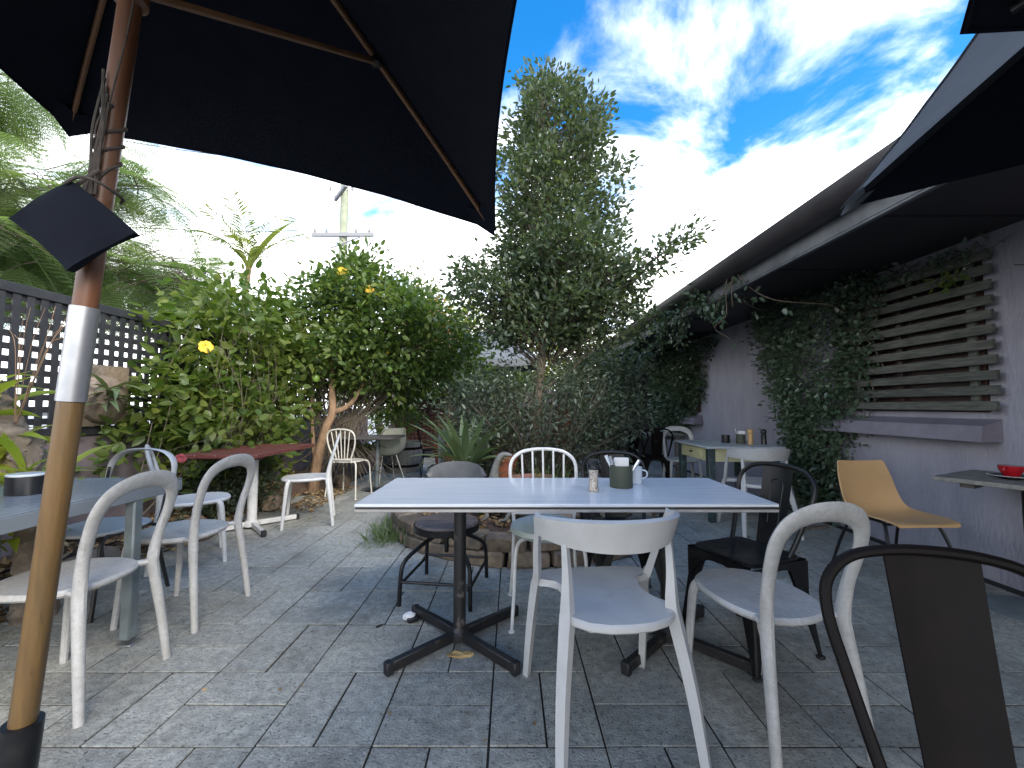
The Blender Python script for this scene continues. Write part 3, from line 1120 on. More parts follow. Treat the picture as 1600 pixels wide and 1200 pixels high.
# ---- tall tree in the round bed
tree = thing('evergreen_tree', 'tall slim evergreen tree with small dark leaves rising from the round bed', 'tree', (0, 0, 0))
prof = [(5.02, .43, 4.75, .08, .08), (4.85, .47, 4.75, .26, .26), (4.67, .48, 4.75, .44, .42), (4.31, .49, 4.75, .58, .54), (3.94, .49, 4.75, .68, .62),
        (3.58, .49, 4.75, .68, .62), (3.22, .48, 4.75, .68, .62), (2.9, .52, 4.75, .78, .66), (2.6, .56, 4.75, .98, .72), (2.43, .55, 4.75, 1.02, .75),
        (2.14, .46, 4.75, .85, .65), (1.9, .42, 4.75, .7, .55)]
ex = []
for k in range(40):      # leader tufts and the long limb reaching to the eave
    t = k / 39
    ex.append((.95 + .95 * t + random.gauss(0, .04), 4.6 - .4 * t, 2.35 + .62 * t + random.gauss(0, .10 * (1.1 - t))))
for k in range(26):
    t = k / 25
    ex.append((.30 + random.gauss(0, .07), 4.75 + random.gauss(0, .06), 4.7 + .42 * t))
    ex.append((.68 + random.gauss(0, .05), 4.75 + random.gauss(0, .06), 4.65 + .40 * t))
for p_ in profile_points([(2.85, .5, 4.75, .85, .6), (2.5, .5, 4.75, 1.05, .7), (2.15, .42, 4.75, 1.0, .7), (1.85, .38, 4.75, .9, .6)], 330, .4, 77):
    if not (1.6 < p_[2] < 2.1 and -.75 < p_[0] < .25) or random.random() < .3:
        ex.append(tuple(p_))
for k in range(14):
    t = k / 13
    ex.append((1.0 + random.gauss(0, .04), 4.7, 4.35 + .30 * t))
    ex.append((-.35 - .25 * t, 4.7 + random.gauss(0, .05), 2.55 + .2 * t + random.gauss(0, .05)))
co, C = crown(tree, 'crown', 'leaf_tree', prof, 1300, 17, .072, 3, wr=.46, spread=.125, extra=ex, droop=.12)
tm = MB()
stube(tm, [(.28, 4.72, .18, .085), (.27, 4.72, .6, .07), (.29, 4.71, 1.2, .058), (.36, 4.72, 1.9, .05), (.39, 4.73, 2.6, .044), (.42, 4.75, 3.4, .032), (.44, 4.75, 4.2, .02), (.44, 4.75, 4.8, .008)], 5, 10)
tm.build('trunk', 'bark', tree)
bm_ = MB()
for k in range(16):
    h = 1.35 + k * .2
    a = k * 2.4
    ln = 1.0 - .04 * k
    b = Vector((.38 + math.cos(a) * ln * .8, 4.73 + math.sin(a) * ln * .6, h + ln * .75))
    bm_.tube(spline([(.36, 4.72, h), (.38 + math.cos(a) * ln * .35, 4.73 + math.sin(a) * ln * .3, h + ln * .28), tuple(b)], 4), [.02, .018, .016, .014, .012, .010, .009, .007, .005], 5)
stube(bm_, [(.38, 4.73, 1.95, .022), (.8, 4.65, 2.25, .018), (1.3, 4.45, 2.6, .012), (1.85, 4.25, 2.92, .005)], 4, 5)
bm_.build('limb', 'bark', tree)
tw = MB()
sub = C[::2]
starts = [(.40 + (c[0] - .40) * .25, 4.73 + (c[1] - 4.73) * .25, c[2] - .28) for c in sub]
twigs(tw, starts, sub, .006, .0018)
tag(tw.build('twigs', 'twig', tree), kind='stuff')

# ---- dark shrubs crowded round the trunk
sh = thing('dark_shrub', 'dense dark grey-green shrub around the base of the tall tree', 'shrub', (0, 0, 0))
prof = [(1.62, .3, 4.7, .5, .4), (1.45, .32, 4.7, .92, .6), (1.2, .35, 4.7, 1.05, .65), (.95, .4, 4.7, 1.0, .65), (.7, .35, 4.75, .8, .55), (.4, .25, 4.8, .6, .45)]
co, C = crown(sh, 'crown', 'leaf_shrub', prof, 720, 12, .062, 5, wr=.36, spread=.13)
tw = MB()
twigs(tw, [(.25 + random.gauss(0, .15), 4.7 + random.gauss(0, .1), .3) for _ in range(150)], C[:150], .006, .002)
for k in range(14):
    a = random.uniform(0, 6.28)
    tw.tube(spline([(.25 + .1 * math.cos(a), 4.65 + .1 * math.sin(a), .25), (.3 + .4 * math.cos(a), 4.5 + .35 * math.sin(a), .8), (.3 + .75 * math.cos(a), 4.5 + .5 * math.sin(a), 1.25 + random.uniform(-.2, .3))], 4), .0035, 5)
tag(tw.build('stems', 'twig', sh), kind='stuff')
sh2 = thing('dark_shrub', 'bushy dark shrub right of the trunk reaching toward the eave', 'shrub', (0, 0, 0))
prof = [(1.95, 1.35, 5.9, .4, .35), (1.7, 1.3, 5.9, .62, .5), (1.3, 1.3, 5.9, .7, .5), (.95, 1.3, 5.9, .6, .5), (.7, 1.25, 5.9, .4, .4)]
co, C = crown(sh2, 'crown', 'leaf_shrub', prof, 420, 14, .075, 6, wr=.34, spread=.14, droop=-.2)
tw = MB()
twigs(tw, [(1.3, 5.9, .1)] * 60, C[:60], .008, .002)
tag(tw.build('stems', 'twig', sh2), kind='stuff')
sh3 = thing('dark_shrub', 'low dark shrub left of the trunk behind the strap-leaved plant', 'shrub', (0, 0, 0))
prof = [(1.55, -.40, 5.4, .3, .3), (1.3, -.35, 5.4, .45, .4), (.95, -.32, 5.4, .48, .42), (.6, -.3, 5.3, .42, .4), (.3, -.3, 5.3, .35, .35)]
co, C = crown(sh3, 'crown', 'leaf_shrub', prof, 340, 13, .062, 8, wr=.36, spread=.13)
tw = MB()
twigs(tw, [(-.4, 5.3, .1)] * 60, C[:60], .008, .002)
tag(tw.build('stems', 'twig', sh3), kind='stuff')

# ---- flowering vine on the lattice, left
vine = thing('flowering_vine', 'bright green large-leaved vine smothering the black lattice on the left', 'vine', (0, 0, 0))
prof = [(2.55, -3.1, 5.0, .35, .5), (2.3, -3.2, 4.9, .45, .8), (2.0, -3.2, 4.95, .45, .85), (1.6, -3.15, 4.9, .45, .95), (1.2, -3.1, 4.85, .45, .95), (.9, -3.1, 4.75, .42, 1.0), (.6, -3.1, 4.75, .38, .85), (.3, -3.1, 4.8, .3, .7)]
ex = [(-3.3 + random.gauss(0, .06), random.uniform(3.75, 4.2), random.uniform(.75, 1.6)) for _ in range(40)]
ex += [(-3.3 + random.gauss(0, .06), random.uniform(3.3, 3.7), random.uniform(.75, 1.0)) for _ in range(8)]
co, C = crown(vine, 'crown', 'leaf_vine', prof, 680, 8, .115, 9, wr=.58, spread=.17, shell=.6, extra=ex, droop=-.25)
tw = MB()
twigs(tw, [(-3.25, min(5.8, max(3.6, c[1] + random.gauss(0, .4))), .2) for c in C[:110]], C[:110], .007, .002)
for k in range(20):
    y = random.uniform(3.7, 5.4)
    tw.tube(spline([(-2.75 + random.gauss(0, .05), y, random.uniform(1.3, 2.2)), (-2.65 + random.gauss(0, .08), y + random.gauss(0, .15), random.uniform(.9, 1.4)), (-2.85, y + random.gauss(0, .2), random.uniform(.4, .8))], 4), .0018, 4)
tag(tw.build('stems', 'twig', vine), kind='stuff')


def flower(name, m, loc, s, label, facing):
    f = MB()
    fd = Vector(facing).normalized()
    q = fd.to_track_quat('Z', 'Y').to_matrix()
    for k in range(5):
        a = 2 * PI * k / 5
        rows = []
        for i in range(4):
            t = i / 3
            wv = s * .55 * math.sin(.35 + t * 2.2)
            rr2 = s * (.12 + .9 * t)
            zz2 = s * (.25 * math.sin(t * 2.6))
            p = [Vector((math.cos(a) * rr2 - math.sin(a) * e * wv, math.sin(a) * rr2 + math.cos(a) * e * wv, zz2 + abs(e) * .05 * s)) for e in (-1, 0, 1)]
            rows.append([q @ v + Vector(loc) for v in p])
        f.sheet(rows, .002)
    f.tube([Vector(loc) - fd * s * 1.2, Vector(loc) + fd * s * .1], [s * .08, s * .25], 6)
    return tag(f.build(name, m), label, 'flower')


flower('yellow_flower', 'flower_yellow', (-2.95, 3.98, 1.73), .06, 'yellow trumpet flower low on the vine beside the lattice', (.7, -.7, .2))
flower('yellow_flower', 'flower_yellow', (-2.36, 5.72, 3.04), .075, 'yellow trumpet flower at the very top of the bush', (.3, -.9, .2))
flower('yellow_flower', 'flower_yellow', (-1.98, 5.7, 2.78), .06, 'small yellow flower just below and right of the topmost one', (.4, -.9, .1))
flower('yellow_flower', 'flower_yellow', (-1.75, 5.75, 1.92), .05, 'faded yellow flower in the middle of the bush', (.2, -.9, .3))
flower('pink_flower', 'flower_pink', (-2.38, 3.02, .79), .035, 'single pink flower hanging beside the red table corner', (.2, -.9, -.3))
for k, (p, lb_) in enumerate((((-2.53, 5.35, 1.52), 'green round fruit hanging at the bush underside, left one'), ((-1.65, 5.6, 1.66), 'green round fruit hanging on the right of the bush'))):
    f = MB().lathe([(.0, -.05), (.03, -.042), (.046, -.015), (.048, .012), (.035, .04), (.0, .05)], 14)
    f.tube([(0, 0, .045), (.01, 0, .12)], .004, 5)
    o = f.build('fruit', 'fruit_green')
    o.location = p
    tag(o, lb_, 'fruit')

# ---- the small tree carrying the bush
bt = thing('flowering_tree', 'broad leafy tree with leaning tan trunk behind the red table', 'tree', (0, 0, 0))
prof = [(3.25, -2.35, 6.1, .25, .3), (3.0, -2.3, 6.1, .65, .5), (2.7, -2.2, 6.1, 1.0, .7), (2.35, -2.0, 6.15, 1.3, .8), (2.0, -1.95, 6.2, 1.4, .85), (1.7, -1.95, 6.2, 1.3, .75), (1.5, -2.0, 6.2, 1.0, .55), (1.38, -2.0, 6.2, .7, .4)]
ex = [(random.uniform(-2.0, -1.5), random.uniform(6.3, 6.9), random.uniform(.95, 1.5)) for _ in range(55)]
ex += [(random.uniform(-2.6, -2.1) + .1, 6.1, random.uniform(3.1, 3.5)) for _ in range(20)]
co, C = crown(bt, 'crown', 'leaf_vine_dark', prof, 1000, 11, .105, 12, wr=.52, spread=.16, shell=.55, extra=ex, droop=-.15)
ex2 = profile_points(prof, 260, .95, 17)
ex2[:, 1] -= .1
me = clump_leaves(ex2, .16, 10, .10, None, .5, -.2, name='new_growth')
me.materials.append(MATS['leaf_vine'])
link('new_growth', me, bt)
tm = MB()
stube(tm, [(-2.72, 5.75, .0, .075), (-2.62, 5.65, .45, .062), (-2.50, 5.6, .85, .055), (-2.42, 5.62, 1.1, .05), (-2.5, 5.75, 1.5, .035), (-2.55, 5.9, 2.0, .02)], 5, 9)
stube(tm, [(-2.43, 5.62, 1.08, .042), (-2.25, 5.65, 1.15, .034), (-2.12, 5.75, 1.35, .025), (-2.0, 6.0, 1.9, .012)], 4, 8)
stube(tm, [(-2.66, 5.68, .35, .03), (-2.75, 5.75, .9, .024), (-2.8, 5.8, 1.6, .014)], 4, 7)
tm.build('trunk', 'bark_tan', bt)
tw = MB()
for k in range(150):
    a = random.uniform(0, 6.28)
    b = (random.uniform(-3.1, -1.6), random.uniform(5.6, 6.6), random.uniform(1.25, 1.9))
    tw.tube(spline([(-2.5 + random.gauss(0, .35), 5.9 + random.gauss(0, .15), random.uniform(.1, .6)), ((b[0] - 2.5) / 2, 5.9, 1.0), b], 3), random.uniform(.003, .007), 4)
twigs(tw, [(-2.2 + (c[0] + 2.2) * .4, 6.1, c[2] - .3) for c in C[::4]], C[::4], .006, .002)
tag(tw.build('stems', 'twig', bt), kind='stuff')

# dark low shrub under the red table
us = thing('dark_shrub', 'very dark small-leaved shrub in shade under the red table', 'shrub', (0, 0, 0))
prof = [(.72, -2.95, 4.5, .2, .4), (.5, -2.9, 4.45, .28, .55), (.25, -2.9, 4.4, .28, .6), (.1, -2.9, 4.4, .2, .5)]
co, C = crown(us, 'crown', 'leaf_shrub', prof, 260, 12, .055, 25, wr=.45, spread=.1)

# ---- feathery tree beyond the fence
ft = thing('feathery_tree', 'feathery fern-leaved tree hanging over the lattice on the far left', 'tree', (0, 0, 0))


def frond_template():
    V, F = [], []
    npin = 13
    for i in range(npin):
        t = (i + 1) / (npin + .5)
        bx, bz = t, -.22 * t * t
        plen = .30 * math.sin(.35 + t * 2.5)
        for sgn in (-1, 1):
            dx, dy = .42, .9 * sgn
            nl = 9
            for k in range(nl):
                s_ = (k + .6) / nl
                px_, py_, pz_ = bx + dx * s_ * plen, dy * s_ * plen, bz - .10 * s_ * s_ * plen
                for sg2 in (-1, 1):
                    o = len(V)
                    lx, ly = (.9, -.35 * sgn) if sg2 > 0 else (-.5, .75 * sgn)
                    q = .046
                    V += [(px_, py_, pz_), (px_ + lx * q - .008, py_ + ly * q + .010 * sgn, pz_ - .006), (px_ + dx * plen * .075, py_ + dy * plen * .075, pz_)]
                    F.append((o, o + 1, o + 2))
    o = len(V)
    for i in range(6):
        t, t2 = i / 6, (i + 1) / 6
        V += [(t, -.006, -.22 * t * t), (t, .006, -.22 * t * t), (t2, .0, -.22 * t2 * t2)]
        F.append((len(V) - 3, len(V) - 2, len(V) - 1))
    return np.array(V), np.array(F)


FV, FF = frond_template()


def fronds(name, m, parent, spots, seed):
    g_ = np.random.default_rng(seed)
    Vs, Fs, lvs = [], [], []
    o = 0
    for (p, d, s_, lv) in spots:
        d = Vector(d).normalized()
        x = d
        y = Vector((0, 0, 1)).cross(x)
        y = (y.normalized() if y.length > .05 else Vector((0, 1, 0)))
        y = (y + Vector(g_.normal(size=3)) * .25)
        y = (y - x * y.dot(x)).normalized()
        z_ = x.cross(y)
        M_ = np.array([list(x), list(y), list(z_)])
        Vs.append(FV @ M_ * s_ + np.array(p))
        Fs.append(FF + o)
        lvs.append(np.full(len(FV), lv))
        o += len(FV)
    me = tri_mesh(name, np.concatenate(Vs), np.concatenate(Fs), np.concatenate(lvs))
    me.materials.append(MATS[m])
    return link(name, me, parent)


sp = []
limbs = [[(-9.0, 5.2, 2.2), (-7.6, 5.4, 3.6), (-6.3, 5.6, 4.2), (-5.0, 5.8, 4.3)], [(-9.0, 5.2, 2.2), (-7.4, 5.5, 3.0), (-6.0, 5.8, 3.25), (-4.2, 6.0, 3.1)],
         [(-9.0, 5.2, 2.2), (-7.2, 5.0, 3.0), (-5.6, 5.2, 3.0), (-4.2, 5.4, 2.75)], [(-9.0, 5.2, 2.2), (-8.2, 5.0, 4.2), (-7.4, 5.0, 5.2), (-6.4, 5.2, 5.5)],
         [(-9.0, 5.2, 2.2), (-7.6, 4.4, 2.9), (-6.2, 4.2, 3.4), (-4.9, 4.4, 3.4)],
         [(-9.0, 5.2, 2.2), (-7.6, 5.6, 2.9), (-6.4, 6.2, 3.2), (-4.6, 6.6, 3.1)], [(-9.0, 5.2, 2.2), (-7.8, 4.2, 2.8), (-6.4, 4.0, 3.0), (-5.0, 4.2, 2.8)]]
tm = MB()
stube(tm, [(-9.3, 5.2, -.05, .2), (-9.1, 5.2, 1.2, .16), (-9.0, 5.2, 2.2, .13)], 4, 9)
tm.build('trunk', 'bark', ft)
tm = MB()
for lm in limbs:
    S_ = spline(lm, 8)
    tm.tube(S_, list(np.linspace(.07, .008, len(S_))), 6)
    for k in range(95):
        t = random.uniform(.22, 1) ** .8
        i_ = min(len(S_) - 1, int(t * (len(S_) - 1)))
        p = S_[i_] + np.array([random.gauss(0, .12), random.gauss(0, .12), random.gauss(0, .08)])
        a = random.uniform(0, 6.28)
        q = p + np.array([math.cos(a) * .5, math.sin(a) * .45, random.uniform(-.35, .3)])
        tm.tube([p, (p + q) / 2 + np.array([0, 0, .05]), q], [.009, .006, .003], 4, caps=False)
        lv = random.random()
        for e in range(2):
            d = (q - p) + np.array([random.gauss(0, .3), random.gauss(0, .3), random.gauss(-.25, .2)])
            sp.append((tuple(p + (q - p) * random.uniform(.3, 1)), tuple(d), random.uniform(.5, .85), lv))
tm.build('limb', 'twig', ft)
fronds('fronds', 'leaf_fern', ft, sp, 4)

# ---- palm-like plant above the vine
pa = thing('young_palm', 'yellow-green young palm with upright leaves above the vine', 'palm', (-4.28, 6.5, 0))
MB().tube([(0.02, 0, -.05), (0, 0, 1.6), (.05, 0, 2.9), (.1, 0, 3.35)], [.07, .055, .045, .04], 10).build('trunk', 'bark_tan', pa)
for k in range(11):
    az = k * 2.4
    L_ = random.uniform(.9, 1.25)
    lift = random.uniform(1.05, 1.4)
    vs_, fs = strap_leaf(L_, .012 if k % 3 else .13, lift, .7 + random.uniform(0, .6), 8)
    rot = Matrix.Rotation(az, 3, 'Z')
    lf = MB()
    lf.add([rot @ Vector(p) + Vector((.1, 0, 3.3)) for p in vs_], fs)
    me = lf.mesh('leaf')
    me.attributes.new('lv', 'FLOAT', 'POINT').data.foreach_set('value', [random.uniform(.3, .9)] * len(vs_))
    me.materials.append(MATS['leaf_palm'])
    lo = link('leaf', me, pa)
    if k % 3:
        pos, dr = [], []
        for i in range(2, 9):
            c = Vector(vs_[i * 3 + 1])
            tg_ = (Vector(vs_[i * 3 + 1]) - Vector(vs_[(i - 1) * 3 + 1])).normalized()
            for e in range(3):
                cc = c - tg_ * e * L_ / 24
                for sg in (-1, 1):
                    pos.append(rot @ cc + Vector((.1, 0, 3.3)))
                    dr.append(rot @ (tg_ * .8 + Vector((0, sg * .8, -.2))))
        me = leaf_mesh('leaflets', np.array([list(p) for p in pos]), np.array([list(p) for p in dr]), .28, .09, .03, .25, np.full(len(pos), random.uniform(.2, .9)))
        me.materials.append(MATS['leaf_palm'])
        link('leaflets', me, lo)

# ---- trees beyond the far end


def far_tree(label, x, y, z0, z1, rx, m, seed, tufts=260, ln=.16, trunk_r=.06, name='background_tree', spread=.26, ry=None, per=10, shape='round'):
    t = thing(name, label, 'tree', (0, 0, 0), group='trees beyond the far end')
    ry = ry or rx * .7
    rows = []
    for k in range(7):
        s_ = k / 6
        wv = math.sin(.35 + s_ * 2.6) if shape == 'round' else (.25 + .9 * math.sin(s_ * 3.0)) * .8
        rows.append((z0 + (z1 - z0) * s_, x + .1 * math.sin(k * 2 + seed) * rx, y, rx * wv, ry * wv))
    co, C = crown(t, 'crown', m, rows, tufts, per, ln, seed, wr=.45, spread=spread)
    tm = MB()
    tm.tube(spline([(x, y, -.05), (x + .1, y, z0), (x, y, (z0 + z1) / 2), (x, y, z1 - .2)], 3), list(np.linspace(trunk_r, trunk_r * .2, 10)), 7)
    twigs(tm, [(x, y, c[2] - .4) for c in C[::3]], C[::3], trunk_r * .25, .003)
    tm.build('trunk', 'twig', t)
    return t


far_tree('wispy grey-green tree beyond the far end, left of the two thin ones', -3.1, 13, 3.0, 5.5, .55, 'leaf_far', 31, 110, .14, .05)
far_tree('wispy grey-green tree beyond the far end, right of the two thin ones', -2.5, 13, 2.8, 5.05, .6, 'leaf_far', 32, 130, .14, .05)
far_tree('reddish-leaved bush far behind, between the leafy tree and the tall one', -2.3, 12, 1.6, 4.25, .9, 'leaf_red', 33, 240, .13, .06)
far_tree('sunny yellow-green tree far behind, left of the tall tree', -1.35, 12.5, 1.2, 4.4, 1.0, 'leaf_far_yellow', 34, 300, .15, .07)
far_tree('yellow-green tree far behind the tall tree trunk', .6, 13.5, 1.0, 4.3, 1.5, 'leaf_far_yellow', 35, 380, .16, .08)
far_tree('pale tree far behind, at the end of the eave', 2.4, 12.8, 1.0, 3.9, 1.2, 'leaf_far', 36, 320, .15, .07)
far_tree('dull green tree far behind the red lattice', -3.8, 11.8, .6, 3.4, 1.1, 'leaf_far', 37, 300, .15, .07)
far_tree('dark leafy tree far behind the grey umbrella', -.2, 11.6, .4, 2.6, 1.3, 'leaf_vine_dark', 38, 380, .13, .07)
far_tree('hedge-like bush at the foot of the far red lattice screen', -1.4, 8.7, 1.5, 2.3, .75, 'leaf_vine_dark', 39, 240, .11, .04, spread=.2)

# ---- creepers on the building wall


def creeper(label, rows, tufts, seed, ln=.055, bulge=.3, per=11):
    """rows: (z, y0, y1)"""
    t = thing('wall_creeper', label, 'creeper', (0, 0, 0))
    g_ = np.random.default_rng(seed)
    rw = np.array(sorted(rows))
    z = g_.uniform(rw[0, 0], rw[-1, 0], tufts)
    a, b = np.interp(z, rw[:, 0], rw[:, 1]), np.interp(z, rw[:, 0], rw[:, 2])
    s_ = g_.beta(1.1, 1.1, tufts)
    y = a + (b - a) * s_ + g_.normal(0, .07, tufts)
    wd = np.clip((b - a) / 1.5, .3, 1)
    x = WALL_X - .03 - bulge * wd * np.sin(PI * np.clip(s_, .02, .98)) * np.sqrt(g_.uniform(.05, 1, tufts)) * (1 + .25 * np.sin(y * 6 + z * 5))
    C = np.stack([x, y, z], 1)
    me = clump_leaves(C, .10, per, ln, np.stack([x + .5, y, z], 1), .52, -.1, .55, name='foliage')
    me.vertices  # leaves sit clear of the wall
    co_ = np.empty(len(me.vertices) * 3, np.float32)
    me.vertices.foreach_get('co', co_)
    co_ = co_.reshape(-1, 3)
    co_[:, 0] = np.minimum(co_[:, 0], WALL_X - .006)
    me.vertices.foreach_set('co', co_.ravel())
    me.materials.append(MATS['leaf_creeper'])
    link('foliage', me, t)
    tw = MB()
    for k in range(70):
        i_, = g_.integers(0, tufts, 1)
        p = C[i_]
        y_ = p[1] + g_.normal(0, .08)
        zb = max(.02, p[2] - g_.uniform(.2, .6))
        tw.tube(spline([(WALL_X - .03, p[1] * .6 + 4.4 * .4 if False else y_, zb), (WALL_X - .06, (y_ + p[1]) / 2 + g_.normal(0, .06), (zb + p[2]) / 2), tuple(p)], 3), .005, 4)
    tag(tw.build('stems', 'twig', t), kind='stuff')
    return t


creeper('big glossy green creeper bulging from the wall beside the slatted window',
        [(.12, 4.25, 4.6), (.45, 4.05, 4.75), (.9, 3.95, 4.75), (1.2, 3.75, 4.9), (1.6, 3.6, 5.1), (1.95, 3.55, 5.2), (2.15, 3.4, 5.3), (2.29, 3.3, 5.4)], 900, 51, bulge=.34)
creeper('dark creeper covering the far part of the wall under the eave',
        [(.7, 7.6, 8.4), (1.0, 7.3, 9.0), (1.4, 6.9, 9.1), (1.8, 6.8, 9.2), (2.1, 6.6, 9.2), (2.28, 6.4, 9.2)], 800, 52, ln=.07, bulge=.34)
# sparse runners above the window
cr = thing('vine_runner', 'thin vine runners trailing along the soffit above the slatted window', 'creeper', (0, 0, 0))
g_ = np.random.default_rng(53)
n = 90
C = np.stack([WALL_X - g_.uniform(.03, .10, n), g_.uniform(2.72, 4.3, n), 2.20 + g_.normal(0, .05, n)], 1)
C[:, 2] = np.minimum(C[:, 2], 2.29)
me = clump_leaves(C, .05, 4, .045, None, .5, -.3, name='foliage')
me.materials.append(MATS['leaf_creeper'])
link('foliage', me, cr)
tw = MB()
for k in range(12):
    y = 2.6 + k * .15
    tw.tube(spline([(WALL_X - .04, y, 2.26 + random.gauss(0, .02)), (WALL_X - .07, y + .3, 2.16 + random.gauss(0, .06)), (WALL_X - .05, y + .55, 2.24 + random.gauss(0, .03))], 5), .003, 4)
tw.tube(spline([(WALL_X - .02, 2.1, 2.0), (WALL_X - .02, 2.35, 1.98), (WALL_X - .03, 2.6, 2.06)], 4), .003, 4)
tag(tw.build('stems', 'twig', cr), kind='stuff')
me = clump_leaves(np.array([[3.08, 2.86, 2.06], [3.08, 2.92, 2.03], [3.08, 2.98, 2.04]]), .035, 9, .055, None, .55, -.2, name='foliage')
me.materials.append(MATS['leaf_vine'])
link('foliage', me, cr)
# vine hanging from the gutter
gv = thing('gutter_vine', 'pale-leaved vine hanging in loops from the gutter and fascia', 'creeper', (0, 0, 0))
tw = MB()
pos = []


def runner(pts, leaves, r=.005):
    S_ = spline(pts, 8)
    tw.tube(S_, r, 5)
    for k in range(leaves):
        i_ = random.randrange(len(S_))
        pos.append(S_[i_] + np.array([random.gauss(0, .035), random.gauss(0, .05), random.gauss(-.02, .035)]))


gx = 2.06
runner([(gx, 3.72, 2.42), (gx - .02, 3.8, 2.33), (gx + .06, 3.95, 2.12), (gx + .2, 4.15, 2.2), (gx + .5, 4.3, 2.27)], 0)
runner([(gx, 3.85, 2.45), (gx - .03, 3.9, 2.3), (gx + .02, 4.0, 2.05), (gx - .02, 4.15, 1.95), (gx + .15, 4.2, 1.85)], 2)
runner([(gx - .02, 3.75, 2.4), (gx + .1, 3.7, 2.22), (gx + .3, 3.65, 2.1), (gx + .7, 3.6, 2.05), (3.0, 3.7, 2.0)], 5)
runner([(gx, 3.9, 2.4), (gx + .12, 4.0, 2.25), (gx + .35, 4.05, 2.12), (gx + .6, 4.2, 2.15)], 3, .004)
runner([(gx + .02, 3.8, 2.38), (gx - .02, 4.05, 2.2), (gx, 4.2, 2.1), (gx - .01, 4.4, 2.25), (gx - .04, 4.6, 2.36)], 45)
runner([(gx - .06, 4.3, 2.4), (gx - .06, 4.8, 2.33), (gx - .05, 5.3, 2.3), (gx - .05, 6.0, 2.28), (gx - .05, 7.5, 2.25)], 85)
runner([(gx - .05, 4.9, 2.32), (gx - .02, 5.0, 2.1), (gx + .04, 5.15, 2.05), (gx + .05, 5.3, 1.98)], 26)
runner([(gx - .05, 5.3, 2.3), (gx - .05, 5.6, 2.1), (gx - .1, 5.9, 1.95), (gx - .15, 6.2, 1.9)], 60)
pos = np.array(pos)
me = clump_leaves(pos, .045, 5, .06, None, .5, -.35, name='foliage')
me.materials.append(MATS['leaf_creeper'])
link('foliage', me, gv)
tag(tw.build('stems', 'bark', gv), kind='stuff')

# ---- strap-leaved plant in the round bed (about 30 broad leaves)
br = thing('strap_leaved_plant', 'large grey-green rosette of strap leaves at the left of the round bed', 'plant', (-.47, 4.25, .36))
MB().lathe([(.13, 0), (.17, .1), (.18, .16), (.165, .17), (.15, .15), (.0, .14)], 18).build('pot', 'dark_timber', br)
for k in range(34):
    az = k * 2.399 + random.gauss(0, .1)
    ring = k / 34
    strap_obj('leaf', 'leaf_strap', br, .36 + .44 * (1 - abs(ring - .6)), .082 - .015 * ring, .62 + .8 * ring, .95 - .3 * ring + random.uniform(-.2, .2), az, (.03 * math.cos(az), .03 * math.sin(az), .15), random.uniform(.15, .8), random.gauss(0, .15))
strap_obj('leaf', 'leaf_strap', br, .62, .05, 1.0, 2.2, PI * 1.12, (0, 0, .15), 1.0)
strap_obj('leaf', 'leaf_strap', br, .5, .06, 1.05, 1.5, PI * .95, (0, 0, .15), .9)
# grassy clump behind the white spindle chair
gr = thing('grassy_clump', 'fine grassy yellow-green clump behind the white spindle-back chair', 'plant', (.35, 3.75, .22))
g_ = np.random.default_rng(61)
n = 380
p = np.zeros((n, 3))
p[:, :2] = g_.normal(0, .09, (n, 2))
d = g_.normal(size=(n, 3)) * .55
d[:, 2] = g_.uniform(.4, 1.2, n)
me = leaf_mesh('blades', p, d, g_.uniform(.2, .5, n), .045, .02, .35)
me.materials.append(MATS['leaf_vine'])
tag(link('blades', me, gr), kind='stuff')


def strap_plant(label, loc, n, L_, w, m='leaf_vine', lift=(.7, 1.3), cat='plant', name='leafy_plant'):
    t = thing(name, label, cat, loc)
    for k in range(n):
        strap_obj('leaf', m, t, L_ * random.uniform(.7, 1.15), w, random.uniform(*lift), random.uniform(.8, 1.8), k * 2.4 + random.gauss(0, .3), (0, 0, 0), random.uniform(.2, .9), random.gauss(0, .2))
    return t


strap_plant('broad-leaved bright green plant behind the cream spindle chair', (-1.95, 6.95, .5), 14, .55, .10)
strap_plant('arching green plant left of the cream shell chair', (-2.3, 6.6, .35), 14, .6, .09)
strap_plant('bright long-leaved plant behind the cream shell chair', (-2.05, 7.3, .85), 14, .6, .10)
strap_plant('dark narrow-leaved plant in the far terracotta pot', (-1.15, 7.1, .5), 22, .42, .035, 'leaf_shrub')
strap_plant('green shoots beside the goanna statue in the round bed', (-.25, 3.65, .2), 9, .25, .03)
strap_plant('bright leafy plant at the foot of the building wall corner', (1.55, 7.2, .7), 14, .5, .06, 'leaf_vine_dark')
strap_plant('green leaf tips at the lower left edge beside the steel table', (-2.75, 1.95, .02), 8, .32, .10, 'leaf_vine')

# ---- old log with orchids, left foreground garden
lg = thing('orchid_log', 'gnarled pale driftwood log with orchids growing on it at the left edge', 'plant', (-2.72, 2.35, .28))
tm = MB()


def gnarl(pts, k=14, n=20):
    S_ = spline(pts, k)
    o = len(tm.v)
    tm.tube([q[:3] for q in S_], [float(q[3]) for q in S_], n)
    for i in range(o, len(tm.v)):
        x, y, z = tm.v[i]
        q = .010 * math.sin(x * 60 + z * 23) + .010 * math.sin(y * 75 - z * 41) + random.uniform(-.010, .010)
        tm.v[i] = (x + q, y + q * .7, z + q * .5)


